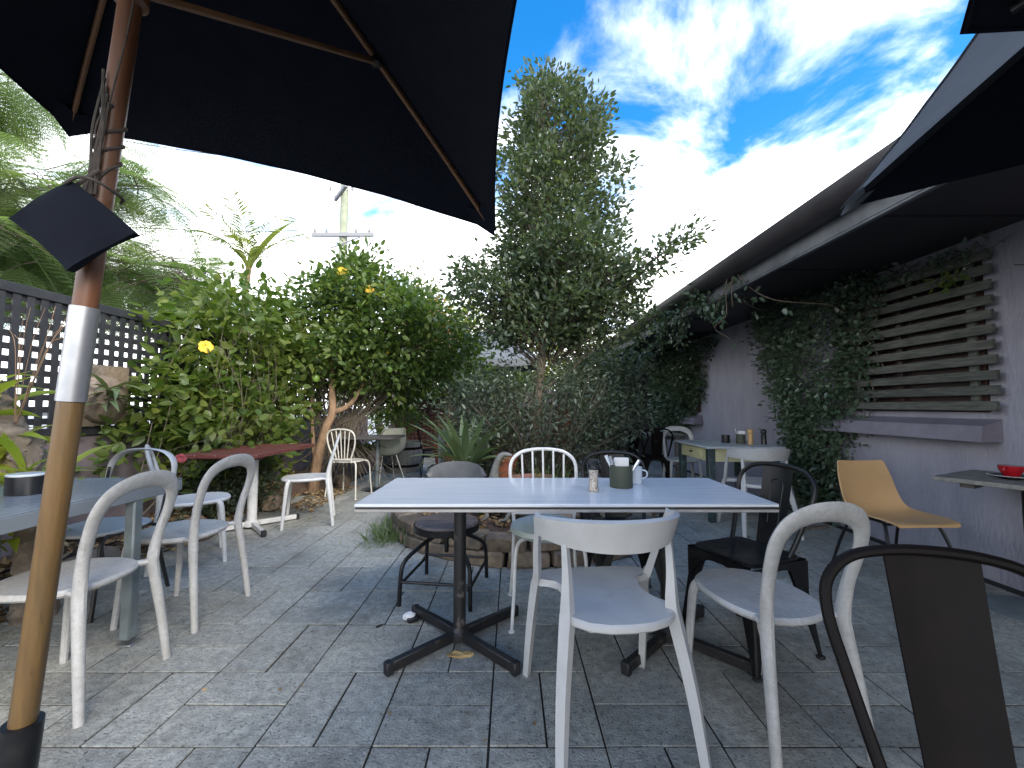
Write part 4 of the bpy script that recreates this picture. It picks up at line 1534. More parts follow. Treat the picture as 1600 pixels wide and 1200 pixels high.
gnarl([(.1, 0, -.3, .08), (.1, -.02, .2, .07), (.02, 0, .45, .085), (-.10, .02, .68, .065), (-.2, 0, .9, .06), (-.36, .02, 1.05, .05)])
gnarl([(.04, 0, .35, .05), (.12, -.05, .5, .06), (.06, -.06, .66, .05), (-.06, -.08, .8, .03)])
gnarl([(-.3, 0, -.3, .07), (-.33, -.05, .3, .06), (-.25, -.05, .6, .055), (-.1, 0, .75, .04)])
gnarl([(.08, 0, .15, .06), (.15, -.1, .28, .065), (.2, -.14, .38, .03)])
tm.build('log', 'log', lg, ang=80)
for k in range(130):
    az = random.uniform(0, 6.28)
    loc = random.choice([(-.05, -.08, .65), (-.3, -.06, 1.0), (.1, -.1, .5), (-.1, -.1, .3), (-.3, -.08, .6), (-.15, -.1, .85), (.12, -.12, .25), (-.25, -.1, .2)])
    loc = tuple(c + random.gauss(0, .05) for c in loc)
    big = k % 5 == 0
    strap_obj('leaf', 'leaf_orchid', lg, random.uniform(.16, .42), .12 if big else random.uniform(.025, .05), random.uniform(.1, 1.35), random.uniform(.4, 1.6), az, loc, random.uniform(.1, .9), random.gauss(0, .4))
tw = MB()
for k in range(12):
    a = random.uniform(0, 6.28)
    tw.tube(spline([(-.02, -.05, .75), (.02 + .08 * math.cos(a), -.05 + .08 * math.sin(a), 1.2), (.04 + .16 * math.cos(a), -.05 + .12 * math.sin(a), 1.38 + random.uniform(-.1, .1))], 4), .002, 4)
tw.build('flower_stalk', 'bark_tan', lg)

# ---- staghorn fern on a board
sf = thing('staghorn_fern', 'staghorn fern mounted on a weathered timber board hung on the lattice', 'plant', (FX + .03, 3.45, 1.25))
MB().box((0, 0, 0), (.03, .50, .50), bev=.006, rot=Matrix.Rotation(.03, 3, 'X')).build('board', 'log', sf)
m_ = MB()
m_.lathe([(.20, 0), (.19, .05), (.13, .10), (.05, .13), (0, .135)], 18, (.01, 0, -.03), rot=Matrix.Rotation(PI / 2, 3, 'Y'))
m_.build('shield_frond', 'log', sf)
for k in range(20):
    strap_obj('frond', 'leaf_strap', sf, random.uniform(.25, .52), random.uniform(.02, .055), random.uniform(-.4, 1.2), random.uniform(.5, 1.6), random.uniform(-1.5, 1.5), (.10, random.gauss(0, .04), random.gauss(-.03, .05)), random.uniform(.4, 1), random.gauss(0, .3))

# ================================================================== FURNITURE
# ------------------------------------------------------------------ chairs (local front = +y)
def loop_chair(label, loc, rz, m='plastic_white'):
    t = thing('loop_back_chair', label, 'chair', loc, rz, 'white moulded loop-back chairs')
    hp = []
    half = [(.206, -.245, 0, .0165, .0165), (.194, -.222, .2, .019, .019), (.176, -.195, .40, .021, .023), (.171, -.190, .47, .021, .024), (.180, -.205, .58, .0225, .019),
            (.190, -.232, .68, .027, .015), (.185, -.252, .755, .032, .013), (.15, -.268, .812, .036, .013), (.08, -.277, .842, .037, .013)]
    top = [(0, -.280, .850, .037, .013)]
    # radii: first along the hoop's plane, second across it
    S_ = spline(half + top + [(-x, y, z, a, b) for x, y, z, a, b in half[::-1]], 5)
    m_ = MB()
    pts = [Vector(q[:3]) for q in S_]
    n = 10
    rings = []
    vs_ = []
    for i, p in enumerate(pts):
        tg_ = (pts[min(i + 1, len(pts) - 1)] - pts[max(i - 1, 0)]).normalized()
        w_ = Vector((0, 1, .28))
        w_ = (w_ - tg_ * w_.dot(tg_)).normalized()
        u_ = tg_.cross(w_)
        ring = []
        for k in range(n):
            a = 2 * PI * k / n
            ring.append(len(vs_))
            vs_.append(p + u_ * math.cos(a) * S_[i][3] + w_ * math.sin(a) * S_[i][4])
        rings.append(ring)
    fs = [[rings[i][k], rings[i][(k + 1) % n], rings[i + 1][(k + 1) % n], rings[i + 1][k]] for i in range(len(pts) - 1) for k in range(n)]
    fs += [rings[0][::-1], rings[-1]]
    m_.add(vs_, fs)
    m_.build('back_hoop', m, t)
    s_ = MB()
    ol = []
    for x, y in oval(.205, .215, 40, 2.4, .02):
        if y < -.08:      # shoulders that reach back to the hoop
            x = x * (1 + .02 * min(1, (-.08 - y) / .1)) if abs(x) > .1 else x
        ol.append((x, y))
    s_.plate(ol, .435, .463, .010, fn=lambda x, y: -.008 * max(0, 1 - (x * x + y * y) / .035))
    for sg in (-1, 1):
        s_.tube([(sg * .14, -.12, .449), (sg * .17, -.188, .452)], [(.022, .013), (.017, .014)], 8, ref=(0, 0, 1) if False else None)
    s_.build('seat', m, t)
    for sg in (-1, 1):
        l_ = MB()
        stube(l_, [(sg * .165, .145, .452, .019), (sg * .178, .165, .40, .019), (sg * .188, .183, .2, .0165), (sg * .196, .198, 0, .0145)], 4, 9)
        l_.build('leg', m, t)
    return t


loop_chair('grey-stained white loop-back chair nearest the left, beside the umbrella pole', (-1.83, 1.77, 0), R(93), 'plastic_grey')
loop_chair('white loop-back chair at the steel table, further from the umbrella pole', (-1.87, 2.42, 0), R(88), 'plastic_grey')
loop_chair('white loop-back chair at the near end of the red table, turned to the right', (-2.43, 3.22, 0), R(-52), 'plastic_white')
loop_chair('white loop-back chair on the paving side of the red table', (-2.05, 4.22, 0), R(112), 'plastic_white')
lc = loop_chair('mottled white loop-back chair at the right front of the long white table', (.945, 1.635, 0), R(12), 'plastic_grey')
lc.scale = (.90, 1.06, .97)
loop_chair('white loop-back chair at the far side of the yellow desk', (2.28, 5.62, 0), R(172), 'plastic_white')


def yoke_chair(label, loc, rz):
    t = thing('yoke_back_chair', label, 'chair', loc, rz, 'white chairs with a wide curved back band')
    m = 'plastic_clean'
    # curved back band
    rows = []
    nseg = 26
    for i in range(nseg + 1):
        a = -1.30 + 2.60 * i / nseg
        x = .262 * math.sin(a) / math.sin(1.30) * (1 + .02 * math.cos(a))
        y = -.232 + .235 * (1 - math.cos(a)) / (1 - math.cos(1.30))
        e = abs(a) / 1.30
        top_, bot_ = .785 - .03 * e ** 2, .675 + .012 * e ** 2
        rows.append([(x * (1 + .012 * k), y - .012 * k - .0, bot_ + (top_ - bot_) * k / 3) for k in range(4)])
    m_ = MB()
    m_.sheet(rows, .02)
    m_.build('back_band', m, t)
    s_ = MB()
    half = [(0, -.245), (.07, -.24), (.13, -.22), (.172, -.185), (.192, -.145), (.188, -.11), (.165, -.08), (.152, -.03), (.152, .03), (.165, .08), (.195, .105), (.228, .115), (.238, .14), (.225, .175), (.18, .195), (.09, .20)]
    ol = [(x, y) for x, y in half] + [(0, .202)] + [(-x, y) for x, y in half[:0:-1]]
    ol = [(x * 1.03, y * 1.14 if y > 0 else y * 1.1) for x, y in ol]
    s_.plate(ol, .428, .458, .007, fn=lambda x, y: -.008 * max(0, 1 - (x * x + y * y) / .03))
    s_.build('seat', m, t)
    for sg in (-1, 1):
        f_ = MB()
        stube(f_, [(sg * .262, .262, 0, .017, .023), (sg * .252, .215, .22, .020, .027), (sg * .238, .165, .42, .022, .030), (sg * .238, .13, .47, .018, .026), (sg * .25, .065, .60, .016, .022), (sg * .257, .012, .70, .012, .022), (sg * .262, -.008, .752, .010, .02)], 4, 4, ref=(1, 0, 0))
        f_.build('front_leg', m, t, ang=30)
        r_ = MB()
        stube(r_, [(sg * .238, -.27, 0, .019, .024), (sg * .220, -.225, .22, .024, .029), (sg * .193, -.175, .42, .028, .033), (sg * .188, -.165, .47, .026, .030), (sg * .188, -.162, .58, .018, .02), (sg * .19, -.145, .68, .014, .018), (sg * .192, -.142, .72, .011, .016)], 4, 4, ref=(1, 0, 0))
        r_.build('rear_leg', m, t, ang=30)
    return t


yoke_chair('white chair with wide curved back band in front of the long white table', (.355, 1.64, 0), R(7))
yoke_chair('white chair with wide curved back band at the near side of the yellow desk', (2.32, 3.98, 0), R(-6))


def steel_chair(label, loc, rz, m, group='dark pressed-steel chairs', ribbed=True):
    t = thing('steel_chair', label, 'chair', loc, rz, group)
    s_ = MB()
    s_.plate(oval(.178, .175, 32, 7), .437, .455, .008, fn=lambda x, y: -.01 * max(0, 1 - (x * x + y * y) / .03))
    s_.build('seat', m, t)
    # arched aprons
    for k, (hw, off, ax) in enumerate(((.15, .168, 0), (.15, -.168, 0), (.15, .168, 1), (.15, -.168, 1))):
        rows = []
        for i in range(15):
            u = -1 + 2 * i / 14
            drop = .03 + .12 * abs(u) ** 3.2
            a = [(u * (hw + drop * .15), off + math.copysign(drop * .16, off), .44 - drop * q) for q in (0, .5, 1)]
            if ax:
                a = [(p[1], p[0], p[2]) for p in a]
            rows.append([Vector(p) for p in a])
        m_ = MB()
        m_.sheet(rows, .004)
        m_.build('apron', m, t)
    for sx in (-1, 1):
        for sy in (-1, 1):
            l_ = MB()
            rows = []
            # folded sheet leg, wide at the top and tapering
            for i in range(7):
                f = i / 6
                z = .435 * (1 - f)
                cx_, cy_ = sx * (.172 + .048 * f), sy * (.168 + .047 * f)
                wd = .085 * (1 - f) ** 1.1 + .018
                rows.append([Vector((cx_ - sx * wd, cy_, z)), Vector((cx_ - sx * .006, cy_, z)), Vector((cx_, cy_ - sy * .006, z)), Vector((cx_, cy_ - sy * wd, z))])
            l_.sheet(rows, .004)
            l_.build('leg', m, t)
            MB().box((sx * .213, sy * .207, .008), (.03, .03, .016), bev=.004).build('foot', 'rubber', t)
    h_ = MB()
    half = [(.155, -.10, .45, .0115), (.168, -.135, .52, .0115), (.190, -.185, .64, .0115), (.203, -.215, .72, .0115), (.195, -.237, .785, .0115), (.15, -.252, .832, .0115), (.08, -.258, .852, .0115)]
    stube(h_, half + [(0, -.26, .857, .0115)] + [(-x, y, z, r_) for x, y, z, r_ in half[::-1]], 5, 9)
    h_.build('back_hoop', m, t)
    p_ = MB()
    rows = []
    for i in range(12):
        f = i / 11
        z = .44 + .41 * f
        y = -.165 - .095 * f ** .9
        hw = .068 + .014 * f
        rows.append([Vector((u * hw, y - .012 * math.cos(u * 1.4), z)) for u in (-1, -.6, -.2, .2, .6, 1)])
    p_.sheet(rows, .004)
    sp_ = p_.build('back_splat', m, t)
    if not ribbed:
        return t
    e_ = MB()
    pts = [(-.028, 0, .56), (-.030, 0, .66), (-.034, 0, .75), (-.026, 0, .775), (.0, 0, .782), (.026, 0, .775), (.034, 0, .75), (.030, 0, .66), (.028, 0, .56)]
    for off in (.004, -.012):
        e_.tube([(x, -.165 - .095 * ((z - .44) / .41) ** .9 - .012 + off, z) for x, y, z in pts], .0035, 5)
    e_.build('pressed_rib', m, sp_)
    return t


steel_chair('brown-black steel chair nearest the camera, back turned at the right edge', (.80, .64, 0), R(163), 'brown_metal', ribbed=False)
steel_chair('black steel chair at the right end of the long white table', (1.15, 2.10, 0), R(112), 'black_paint')
steel_chair('black steel chair pushed in behind the tins on the white table', (.665, 2.53, 0), R(180), 'black_paint')
steel_chair('dark steel chair at the far grey table, left of the pair', (1.60, 5.83, 0), R(8), 'brown_metal')
steel_chair('dark steel chair at the far grey table, right of the pair', (2.05, 6.0, 0), R(-12), 'brown_metal')


def spindle_chair(name, label, loc, rz, m, cushion, fan):
    t = thing(name, label, 'chair', loc, rz)
    h_ = MB()
    if fan:
        half = [(.115, -.175, .45, .010), (.125, -.185, .52, .010), (.175, -.205, .66, .010), (.185, -.225, .78, .010), (.15, -.235, .845, .010), (.08, -.24, .868, .010)]
        top_z = .873
    else:
        half = [(.185, -.19, .45, .011), (.195, -.21, .60, .011), (.208, -.225, .74, .011), (.195, -.238, .82, .011), (.14, -.245, .868, .011), (.07, -.248, .885, .011)]
        top_z = .889
    stube(h_, half + [(0, half[-1][1] - .002, top_z, half[0][3])] + [(-x, y, z, r_) for x, y, z, r_ in half[::-1]], 5, 9)
    h_.build('back_hoop', m, t)
    lo = .49 if fan else .575
    MB().tube([(-half[0][0] - .008, -.195, lo), (half[0][0] + .008, -.195, lo)], .008, 8).build('back_rail', m, t)
    ns = 5
    for k in range(ns):
        u = (k - (ns - 1) / 2) / ((ns + 1) / 2)
        xb, xt = u * half[0][0] * (.95 if fan else 1.0), u * (.185 if fan else .2)
        zt = top_z - .095 * abs(u) ** 2.6
        MB().tube([(xb, -.195, lo), (xt, half[-1][1] + .003, zt)], .0065, 7).build('spindle', m, t)
    if not fan:
        for k in range(6):      # lower gallery of short rods
            x = -.16 + .064 * k
            MB().tube([(x, -.197, .50), (x, -.199, .575)], .005, 6).build('rod', m, t)
        MB().tube([(-.19, -.196, .50), (.19, -.196, .50)], .006, 7).build('back_rail', m, t)
    if cushion:
        s_ = MB()
        s_.lathe([(.14, .43), (.19, .44), (.212, .462), (.205, .485), (.16, .503), (.08, .511), (0, .513)], 32, (0, .0, 0))
        se = s_.build('seat', 'mint_vinyl', t)
        for k in range(7):
            x = -.15 + .05 * k
            hw = math.sqrt(max(.0, .2 ** 2 - x * x))
            pts = []
            for j in range(9):
                y = -hw + 2 * hw * j / 8
                rr2 = math.hypot(x, y)
                pts.append((x, y, .5135 - .0285 * (rr2 / .205) ** 3 + .0005))
            MB().tube(pts, .0022, 5).build('piping', 'piping_pale', se)
    else:
        s_ = MB()
        s_.plate(oval(.175, .185, 32, 2.6), .447, .462, .005, fn=lambda x, y: -.008 * max(0, 1 - (x * x + y * y) / .03))
        s_.build('seat', m, t)
    for sx in (-1, 1):
        for sy in (-1, 1):
            l_ = MB()
            stube(l_, [(sx * .12, sy * .12, .445, .010), (sx * .165, sy * .155, .435, .010), (sx * .185, sy * .18, .37, .010), (sx * .192, sy * .192, .2, .0095), (sx * .205, sy * .212, .012, .009)], 5, 8)
            lo_ = l_.build('leg', m, t)
            MB().lathe([(.017, 0), (.018, .006), (.010, .013), (.0, .014)], 12, (sx * .205, sy * .212, 0)).build('foot', m, lo_)
    return t


spindle_chair('spindle_back_chair', 'white metal spindle-back chair with mint seat behind the long white table', (.2, 2.42, 0), R(181), 'white_metal', True, False)
spindle_chair('spindle_back_chair', 'cream metal fan-spindle chair in front of the small dark table', (-2.12, 5.48, 0), R(-8), 'cream_metal', False, True)


def shell_grid(prof, nu=17):
    """prof rows: (y, z, halfwidth, sidelift) from seat front to back top"""
    S_ = spline(prof, 5)
    rows = []
    for i, (y, z, hw, lift) in enumerate(S_):
        a = S_[max(i - 1, 0)]
        b = S_[min(i + 1, len(S_) - 1)]
        tg_ = Vector((0, b[0] - a[0], b[1] - a[1])).normalized()
        nr = Vector((0, tg_.z, -tg_.y))          # towards the sitter
        row = []
        for k in range(nu):
            u = -1 + 2 * k / (nu - 1)
            p = Vector((u * hw, y, z)) + nr * lift * abs(u) ** 2.4
            row.append(p)
        rows.append(row)
    return rows


t = thing('tan_shell_chair', 'tan plastic shell chair on thin black legs beside the purple wall', 'chair', (2.52, 2.80, 0), R(182))
pr = [(.235, .425, .185, .0), (.225, .438, .205, .006), (.15, .437, .215, .018), (.03, .425, .215, .03), (-.09, .425, .21, .04), (-.16, .465, .205, .045), (-.195, .55, .20, .035), (-.22, .66, .19, .025), (-.24, .755, .17, .015), (-.243, .768, .155, .01)]
m_ = MB()
m_.sheet(shell_grid(pr), .009)
m_.build('shell', 'tan_plastic', t, ang=60)
for sx in (-1, 1):
    l_ = MB()
    stube(l_, [(sx * .24, .235, 0, .0095), (sx * .205, .18, .25, .0095), (sx * .175, .13, .40, .0095), (sx * .15, .08, .418, .0095), (sx * .15, -.06, .412, .0095), (sx * .17, -.12, .39, .0095), (sx * .2, -.18, .25, .0095), (sx * .235, -.25, 0, .0095)], 5, 8)
    l_.build('leg_frame', 'black_paint', t)
    for y in (.235, -.25):
        MB().lathe([(.015, 0), (.016, .02), (.011, .03), (0, .031)], 10, (sx * .24, y, 0)).build('foot', 'rubber', t)
MB().tube([(-.16, .1, .408), (.16, .1, .408)], .008, 7).build('cross_rail', 'black_paint', t)

t = thing('cream_shell_chair', 'cream moulded shell chair on wire legs behind the small dark table', 'chair', (-1.92, 6.45, 0), R(40))
pr = [(.22, .43, .19, .0), (.21, .445, .22, .01), (.1, .44, .235, .05), (-.02, .42, .24, .075), (-.12, .43, .24, .085), (-.18, .50, .235, .08), (-.215, .60, .225, .06), (-.245, .72, .205, .04), (-.27, .82, .17, .02), (-.272, .832, .15, .012)]
m_ = MB()
m_.sheet(shell_grid(pr), .008)
m_.build('shell', 'cream_shell', t, ang=60)
for sx in (-1, 1):
    for sy in (-1, 1):
        MB().tube([(sx * .11, sy * .08, .41), (sx * .21, sy * .2, .0)], [.009, .007], 8).build('leg', 'cream_metal', t)
m_ = MB()
for s1 in (-1, 1):
    m_.tube([(s1 * .11, -.08, .40), (s1 * .17, .15, .16)], .004, 5)
    m_.tube([(s1 * .11, .08, .40), (s1 * .17, -.15, .16)], .004, 5)
    m_.tube([(-.11, s1 * .08, .40), (.17, s1 * .15, .16)], .004, 5)
    m_.tube([(.11, s1 * .08, .40), (-.17, s1 * .15, .16)], .004, 5)
m_.build('wire_brace', 'black_paint', t)

# industrial stool with oval back
t = thing('industrial_stool', 'black steel stool with round timber seat and oval dark back', 'stool', (-.415, 2.69, 0), R(172))
m_ = MB()
m_.lathe([(.0, .395), (.185, .395), (.197, .405), (.2, .425), (.193, .437), (.18, .440), (0, .441)], 36)
m_.build('seat', 'seat_wood', t)
m_ = MB()
m_.lathe([(.206, .385), (.207, .424), (.201, .4245), (.2005, .385)], 36)
m_.build('seat_rim', 'black_paint', t)
m_ = MB()
m_.tube([(0, 0, .24), (0, 0, .40)], .014, 12)
m_.lathe([(.035, .33), (.035, .36), (.012, .362)], 14)
m_.build('screw_column', 'black_paint', t)
for sx in (-1, 1):
    for sy in (-1, 1):
        l_ = MB()
        stube(l_, [(sx * .02, sy * .02, .355, .0125), (sx * .07, sy * .065, .345, .0125), (sx * .15, sy * .15, .29, .0125), (sx * .195, sy * .205, .24, .0125), (sx * .208, sy * .225, .17, .0125), (sx * .212, sy * .235, 0, .0125)], 5, 9)
        l_.build('leg', 'black_paint', t)
for sx in (-1, 1):
    MB().tube([(sx * .209, -.228, .12), (sx * .209, .228, .12)], .009, 8).build('foot_rail', 'black_paint', t)
    MB().tube([(-.209, sx * .229, .135), (.209, sx * .229, .135)], .009, 8).build('foot_rail', 'black_paint', t)
rows = []
for i in range(13):
    v = -1 + 2 * i / 12
    row = []
    for k in range(21):
        u = -1 + 2 * k / 20
        hh = math.sqrt(max(0.0, 1 - abs(u) ** 2.6))
        row.append(Vector((u * .21, -.275 + .075 * u * u - .01 * v, .685 + v * .088 * hh)))
    rows.append(row)
m_ = MB()
m_.sheet(rows, .014)
m_.build('back_rest', 'slate_back', t, ang=60)
m_ = MB()
stube(m_, [(0, -.02, .375, .012), (0, -.16, .375, .012), (0, -.245, .41, .012), (0, -.285, .52, .012), (0, -.295, .68, .011)], 5, 8)
m_.build('back_bracket', 'black_paint', t)

# chair at the far end of the steel table: white loop on a black frame
t = thing('black_framed_chair', 'white-seated chair on a black steel frame at the far end of the steel table', 'chair', (-2.46, 2.53, 0), R(176))
h_ = MB()
half = [(.19, -.17, .44, .010, .008), (.215, -.21, .60, .012, .008), (.228, -.24, .73, .02, .008), (.205, -.255, .81, .027, .008), (.13, -.265, .86, .031, .008)]
stube(h_, half + [(0, -.27, .875, .032, .008)] + [(-x, y, z, a, b) for x, y, z, a, b in half[::-1]], 5, 8, ref=None)
h_.build('back_hoop', 'plastic_clean', t)
m_ = MB()
m_.plate(oval(.21, .205, 30, 3), .43, .45, .007)
m_.build('seat', 'plastic_clean', t)
for sx in (-1, 1):
    l_ = MB()
    stube(l_, [(sx * .215, .22, 0, .011), (sx * .2, .18, .25, .011), (sx * .19, .15, .415, .011), (sx * .18, 0, .42, .011), (sx * .19, -.16, .415, .011), (sx * .2, -.19, .25, .011), (sx * .22, -.24, 0, .011)], 5, 8)
    l_.build('leg_frame', 'black_worn', t)
    l_ = MB()
    l_.tube([(sx * .2, -.17, .41), (sx * .212, -.20, .58), (sx * .222, -.235, .76)], .009, 8)
    l_.build('back_stay', 'black_worn', t)
MB().tube([(-.19, .15, .412), (.19, .15, .412)], .011, 8).build('front_rail', 'black_worn', t)

# slim dark chair by the far pots
t = thing('slim_dark_chair', 'slim dark metal chair standing by the far potted plants', 'chair', (-1.32, 7.0, 0), R(-75))
h_ = MB()
half = [(.17, -.18, .44, .008), (.18, -.22, .62, .008), (.16, -.25, .78, .008), (.08, -.265, .84, .008)]
stube(h_, half + [(0, -.268, .85, .008)] + [(-x, y, z, r_) for x, y, z, r_ in half[::-1]], 5, 7)
h_.build('back_hoop', 'brown_metal', t)
m_ = MB()
m_.plate(oval(.18, .18, 24, 3), .435, .45, .005)
m_.build('seat', 'brown_metal', t)
for sx in (-1, 1):
    for sy in (-1, 1):
        MB().tube([(sx * .15, sy * .15, .44), (sx * .19, sy * .2, 0)], .009, 7).build('leg', 'brown_metal', t)

# ------------------------------------------------------------------ tables
def cross_base(t, cx_, cy_, r_, zt, m, rx=.3, ry=.28, worn=None, pole_r=.0, ang=0.0):
    """pedestal: pole and four box-section feet with end caps"""
    MB().tube([(cx_, cy_, .03), (cx_, cy_, zt)], r_, 18).build('pole', m, t)
    MB().box((cx_, cy_, zt + .004), (.24, .24, .008)).build('mount_plate', m, t, smooth=False)
    MB().lathe([(r_ * 1.7, .02), (r_ * 1.7, .05), (r_, .075)], 18, (cx_, cy_, 0)).build('collar', m, t)
    for k in range(4):
        a = math.atan2(ry, rx)
        az = (a, PI - a, PI + a, -a)[k] + ang
        Lf = math.hypot(rx, ry)
        rot = Matrix.Rotation(az, 3, 'Z') @ Matrix.Rotation(-.02, 3, 'Y').inverted()
        o = MB().box((Lf / 2 * math.cos(az) + cx_, Lf / 2 * math.sin(az) + cy_, .036), (Lf, .034, .046), bev=.004, rot=rot).build('foot', worn or m, t)
        MB().box((Lf * math.cos(az) + cx_, Lf * math.sin(az) + cy_, .029), (.032, .040, .056), bev=.005, rot=rot).build('end_cap', 'rubber', o)


def white_table():
    t = thing('long_white_table', 'long whitewashed plank-look table on two black pedestals in the middle', 'table', (.225, 2.05, 0))
    L_, W_, z = 1.75, .63, .76
    MB().box((0, 0, z - .008), (L_, W_, .014), bev=.003).build('table_top', 'table_white', t)
    MB().box((0, 0, z - .0195), (L_ - .008, W_ - .008, .009)).build('edge_line', 'edge_dark', t, smooth=False)
    MB().box((0, 0, z - .030), (L_ - .002, W_ - .002, .012), bev=.002).build('under_board', 'table_edge', t)
    for sx in (-1, 1):
        MB().box((sx * .50, 0, z - .042), (.36, .4, .012), bev=.003).build('batten', 'plastic_clean', t)
    cross_base(t, -.485, .07, .031, z - .056, 'black_worn', .275, .255)
    cross_base(t, .545, .07, .031, z - .056, 'black_worn', .275, .255)
    return t


white_table()

t = thing('steel_table', 'grey steel-topped table at the left edge behind the umbrella pole', 'table', (-2.23, 1.60, 0))
m_ = MB().box((0, 0, .757), (.76, 1.52, .006), bev=.002)
m_.box((.374, 0, .724), (.014, 1.52, .06), bev=.003)
m_.box((-.374, 0, .724), (.014, 1.52, .06), bev=.003)
m_.box((0, .753, .724), (.734, .014, .06), bev=.003)
m_.box((0, -.753, .724), (.734, .014, .06), bev=.003)
m_.build('table_top', 'steel_grey', t)
for sx in (-1, 1):
    for y in (.50, -.66):
        lg_ = MB().box((sx * .35, y, .375), (.052, .052, .70), bev=.007).build('leg', 'steel_post', t)
        MB().box((sx * .35, y, .004), (.075, .06, .008), bev=.002).build('foot_plate', 'alu', lg_)

t = thing('red_timber_table', 'dark red timber-slab table with white pedestal in front of the vine', 'table', (-2.5, 4.06, 0))
for k in range(4):
    MB().box((-.255 + .17 * k, random.uniform(-.006, .006), .735), (.168, 1.04 + random.uniform(-.01, .01), .034), bev=.004).build('plank', 'red_timber', t)
MB().box((0, .35, .705), (.58, .07, .025)).build('batten', 'red_timber', t)
MB().box((0, -.35, .705), (.58, .07, .025)).build('batten', 'red_timber', t)
cross_base(t, 0, 0, .043, .71, 'white_metal', .29, .29)

t = thing('small_dark_table', 'small dark-topped pedestal table between the cream chairs', 'table', (-1.96, 5.92, 0))
m_ = MB()
m_.plate(oval(.40, .34, 32, 6), .715, .74, .005)
m_.build('table_top', 'dark_timber', t)
MB().tube([(.06, 0, .02), (.06, 0, .71)], .03, 14).build('pole', 'steel_post', t)
MB().lathe([(.21, 0), (.21, .008), (.16, .02), (.05, .03), (.0, .031)], 28, (.06, 0, 0)).build('base', 'black_paint', t)
MB().box((.06, 0, .709), (.3, .05, .012)).build('mount_plate', 'black_paint', t, smooth=False)

# yellow desk
t = thing('yellow_desk', 'old pale-yellow desk with drawer, dark teal legs and white top near the wall', 'desk', (2.33, 4.58, 0))
W_, D_, z = .72, .76, .76
MB().box((0, 0, z - .012), (W_ + .07, D_ + .07, .024), bev=.004).build('desk_top', 'desk_top', t)
for sx in (-1, 1):
    for sy in (-1, 1):
        MB().box((sx * (W_ / 2 - .035), sy * (D_ / 2 - .035), (z - .024) / 2), (.072, .072, z - .024), bev=.006, taper=.8).build('leg', 'desk_teal', t)
for sy in (-1, 1):
    MB().box((0, sy * (D_ / 2 - .02), z - .09), (W_ - .145, .02, .13)).build('apron', 'desk_yellow', t)
MB().box((W_ / 2 - .02, 0, z - .09), (.02, D_ - .145, .13)).build('apron', 'desk_yellow', t)
MB().box((-(W_ / 2 - .02), 0, z - .09), (.02, D_ - .145, .13)).build('apron', 'desk_yellow', t)
dr_ = MB().box((-(W_ / 2 - .005), .02, z - .09), (.014, .42, .108), bev=.002).build('drawer', 'desk_yellow', t)
MB().box((-(W_ / 2 + .01), .02, z - .088), (.022, .05, .014), bev=.004).build('handle', 'black_paint', dr_)

# far grey table with slatted top
t = thing('grey_timber_table', 'long weathered grey timber table at the far end by the wall', 'table', (1.85, 6.62, 0))
for k in range(5):
    MB().box((0, -.26 + .13 * k, .725), (1.5, .122, .03), bev=.003).build('plank', 'grey_timber', t)
for sx in (-1, 1):
    for sy in (-1, 1):
        MB().box((sx * .66, sy * .26, .355), (.07, .06, .71), bev=.004).build('leg', 'grey_timber', t)
    MB().box((sx * .66, 0, .67), (.06, .46, .07)).build('rail', 'grey_timber', t)

# right-edge plank table
ang7 = math.atan2(-.89, .45)
t = thing('plank_table', 'weathered plank table with pedestal at the right edge carrying the red cup', 'table', (2.95, 2.40, 0), ang7)
for k in range(5):
    MB().box((0, -.235 + .117 * k, .727), (.62 + random.uniform(-.01, .01), .113, .026), bev=.003).build('plank', 'grey_timber', t)
MB().box((-.18, 0, .70), (.06, .5, .026)).build('batten', 'dark_timber', t)
MB().box((.18, 0, .70), (.06, .5, .026)).build('batten', 'dark_timber', t)
MB().tube([(0, 0, .02), (0, 0, .69)], .032, 14).build('pole', 'black_paint', t)
MB().lathe([(.225, 0), (.226, .006), (.17, .016), (.05, .03), (0, .031)], 32).build('base', 'steel_post', t)

# ------------------------------------------------------------------ things on the tables
def grinder(label, loc, s=1.0, name='salt_grinder'):
    t = thing(name, label, 'grinder', loc)
    MB().lathe([(.0, 0), (.0225 * s, 0), (.0235 * s, .004), (.0235 * s, .018 * s), (.0205 * s, .022 * s), (.0205 * s, .085 * s), (.0225 * s, .09 * s), (.0225 * s, .1 * s), (.0, .1 * s)], 24).build('jar', 'salt', t)
    MB().lathe([(.021 * s, .1005 * s), (.0215 * s, .106 * s), (.016 * s, .114 * s), (.0155 * s, .12 * s), (.021 * s, .13 * s), (.0215 * s, .142 * s), (.018 * s, .146 * s), (0, .147 * s)], 24).build('cap', 'tin_black', t)
    return t


def tin(label, loc, r_, h, m='tin_green', napkins=True, name='tin', oval_=1.0):
    t = thing(name, label, 'tin', loc)
    MB().lathe([(0, 0), (r_ * .98, 0), (r_, .003), (r_, h), (r_ * .965, h), (r_ * .96, .006), (0, .006)], 36, sx=oval_).build('body', m, t)
    return t


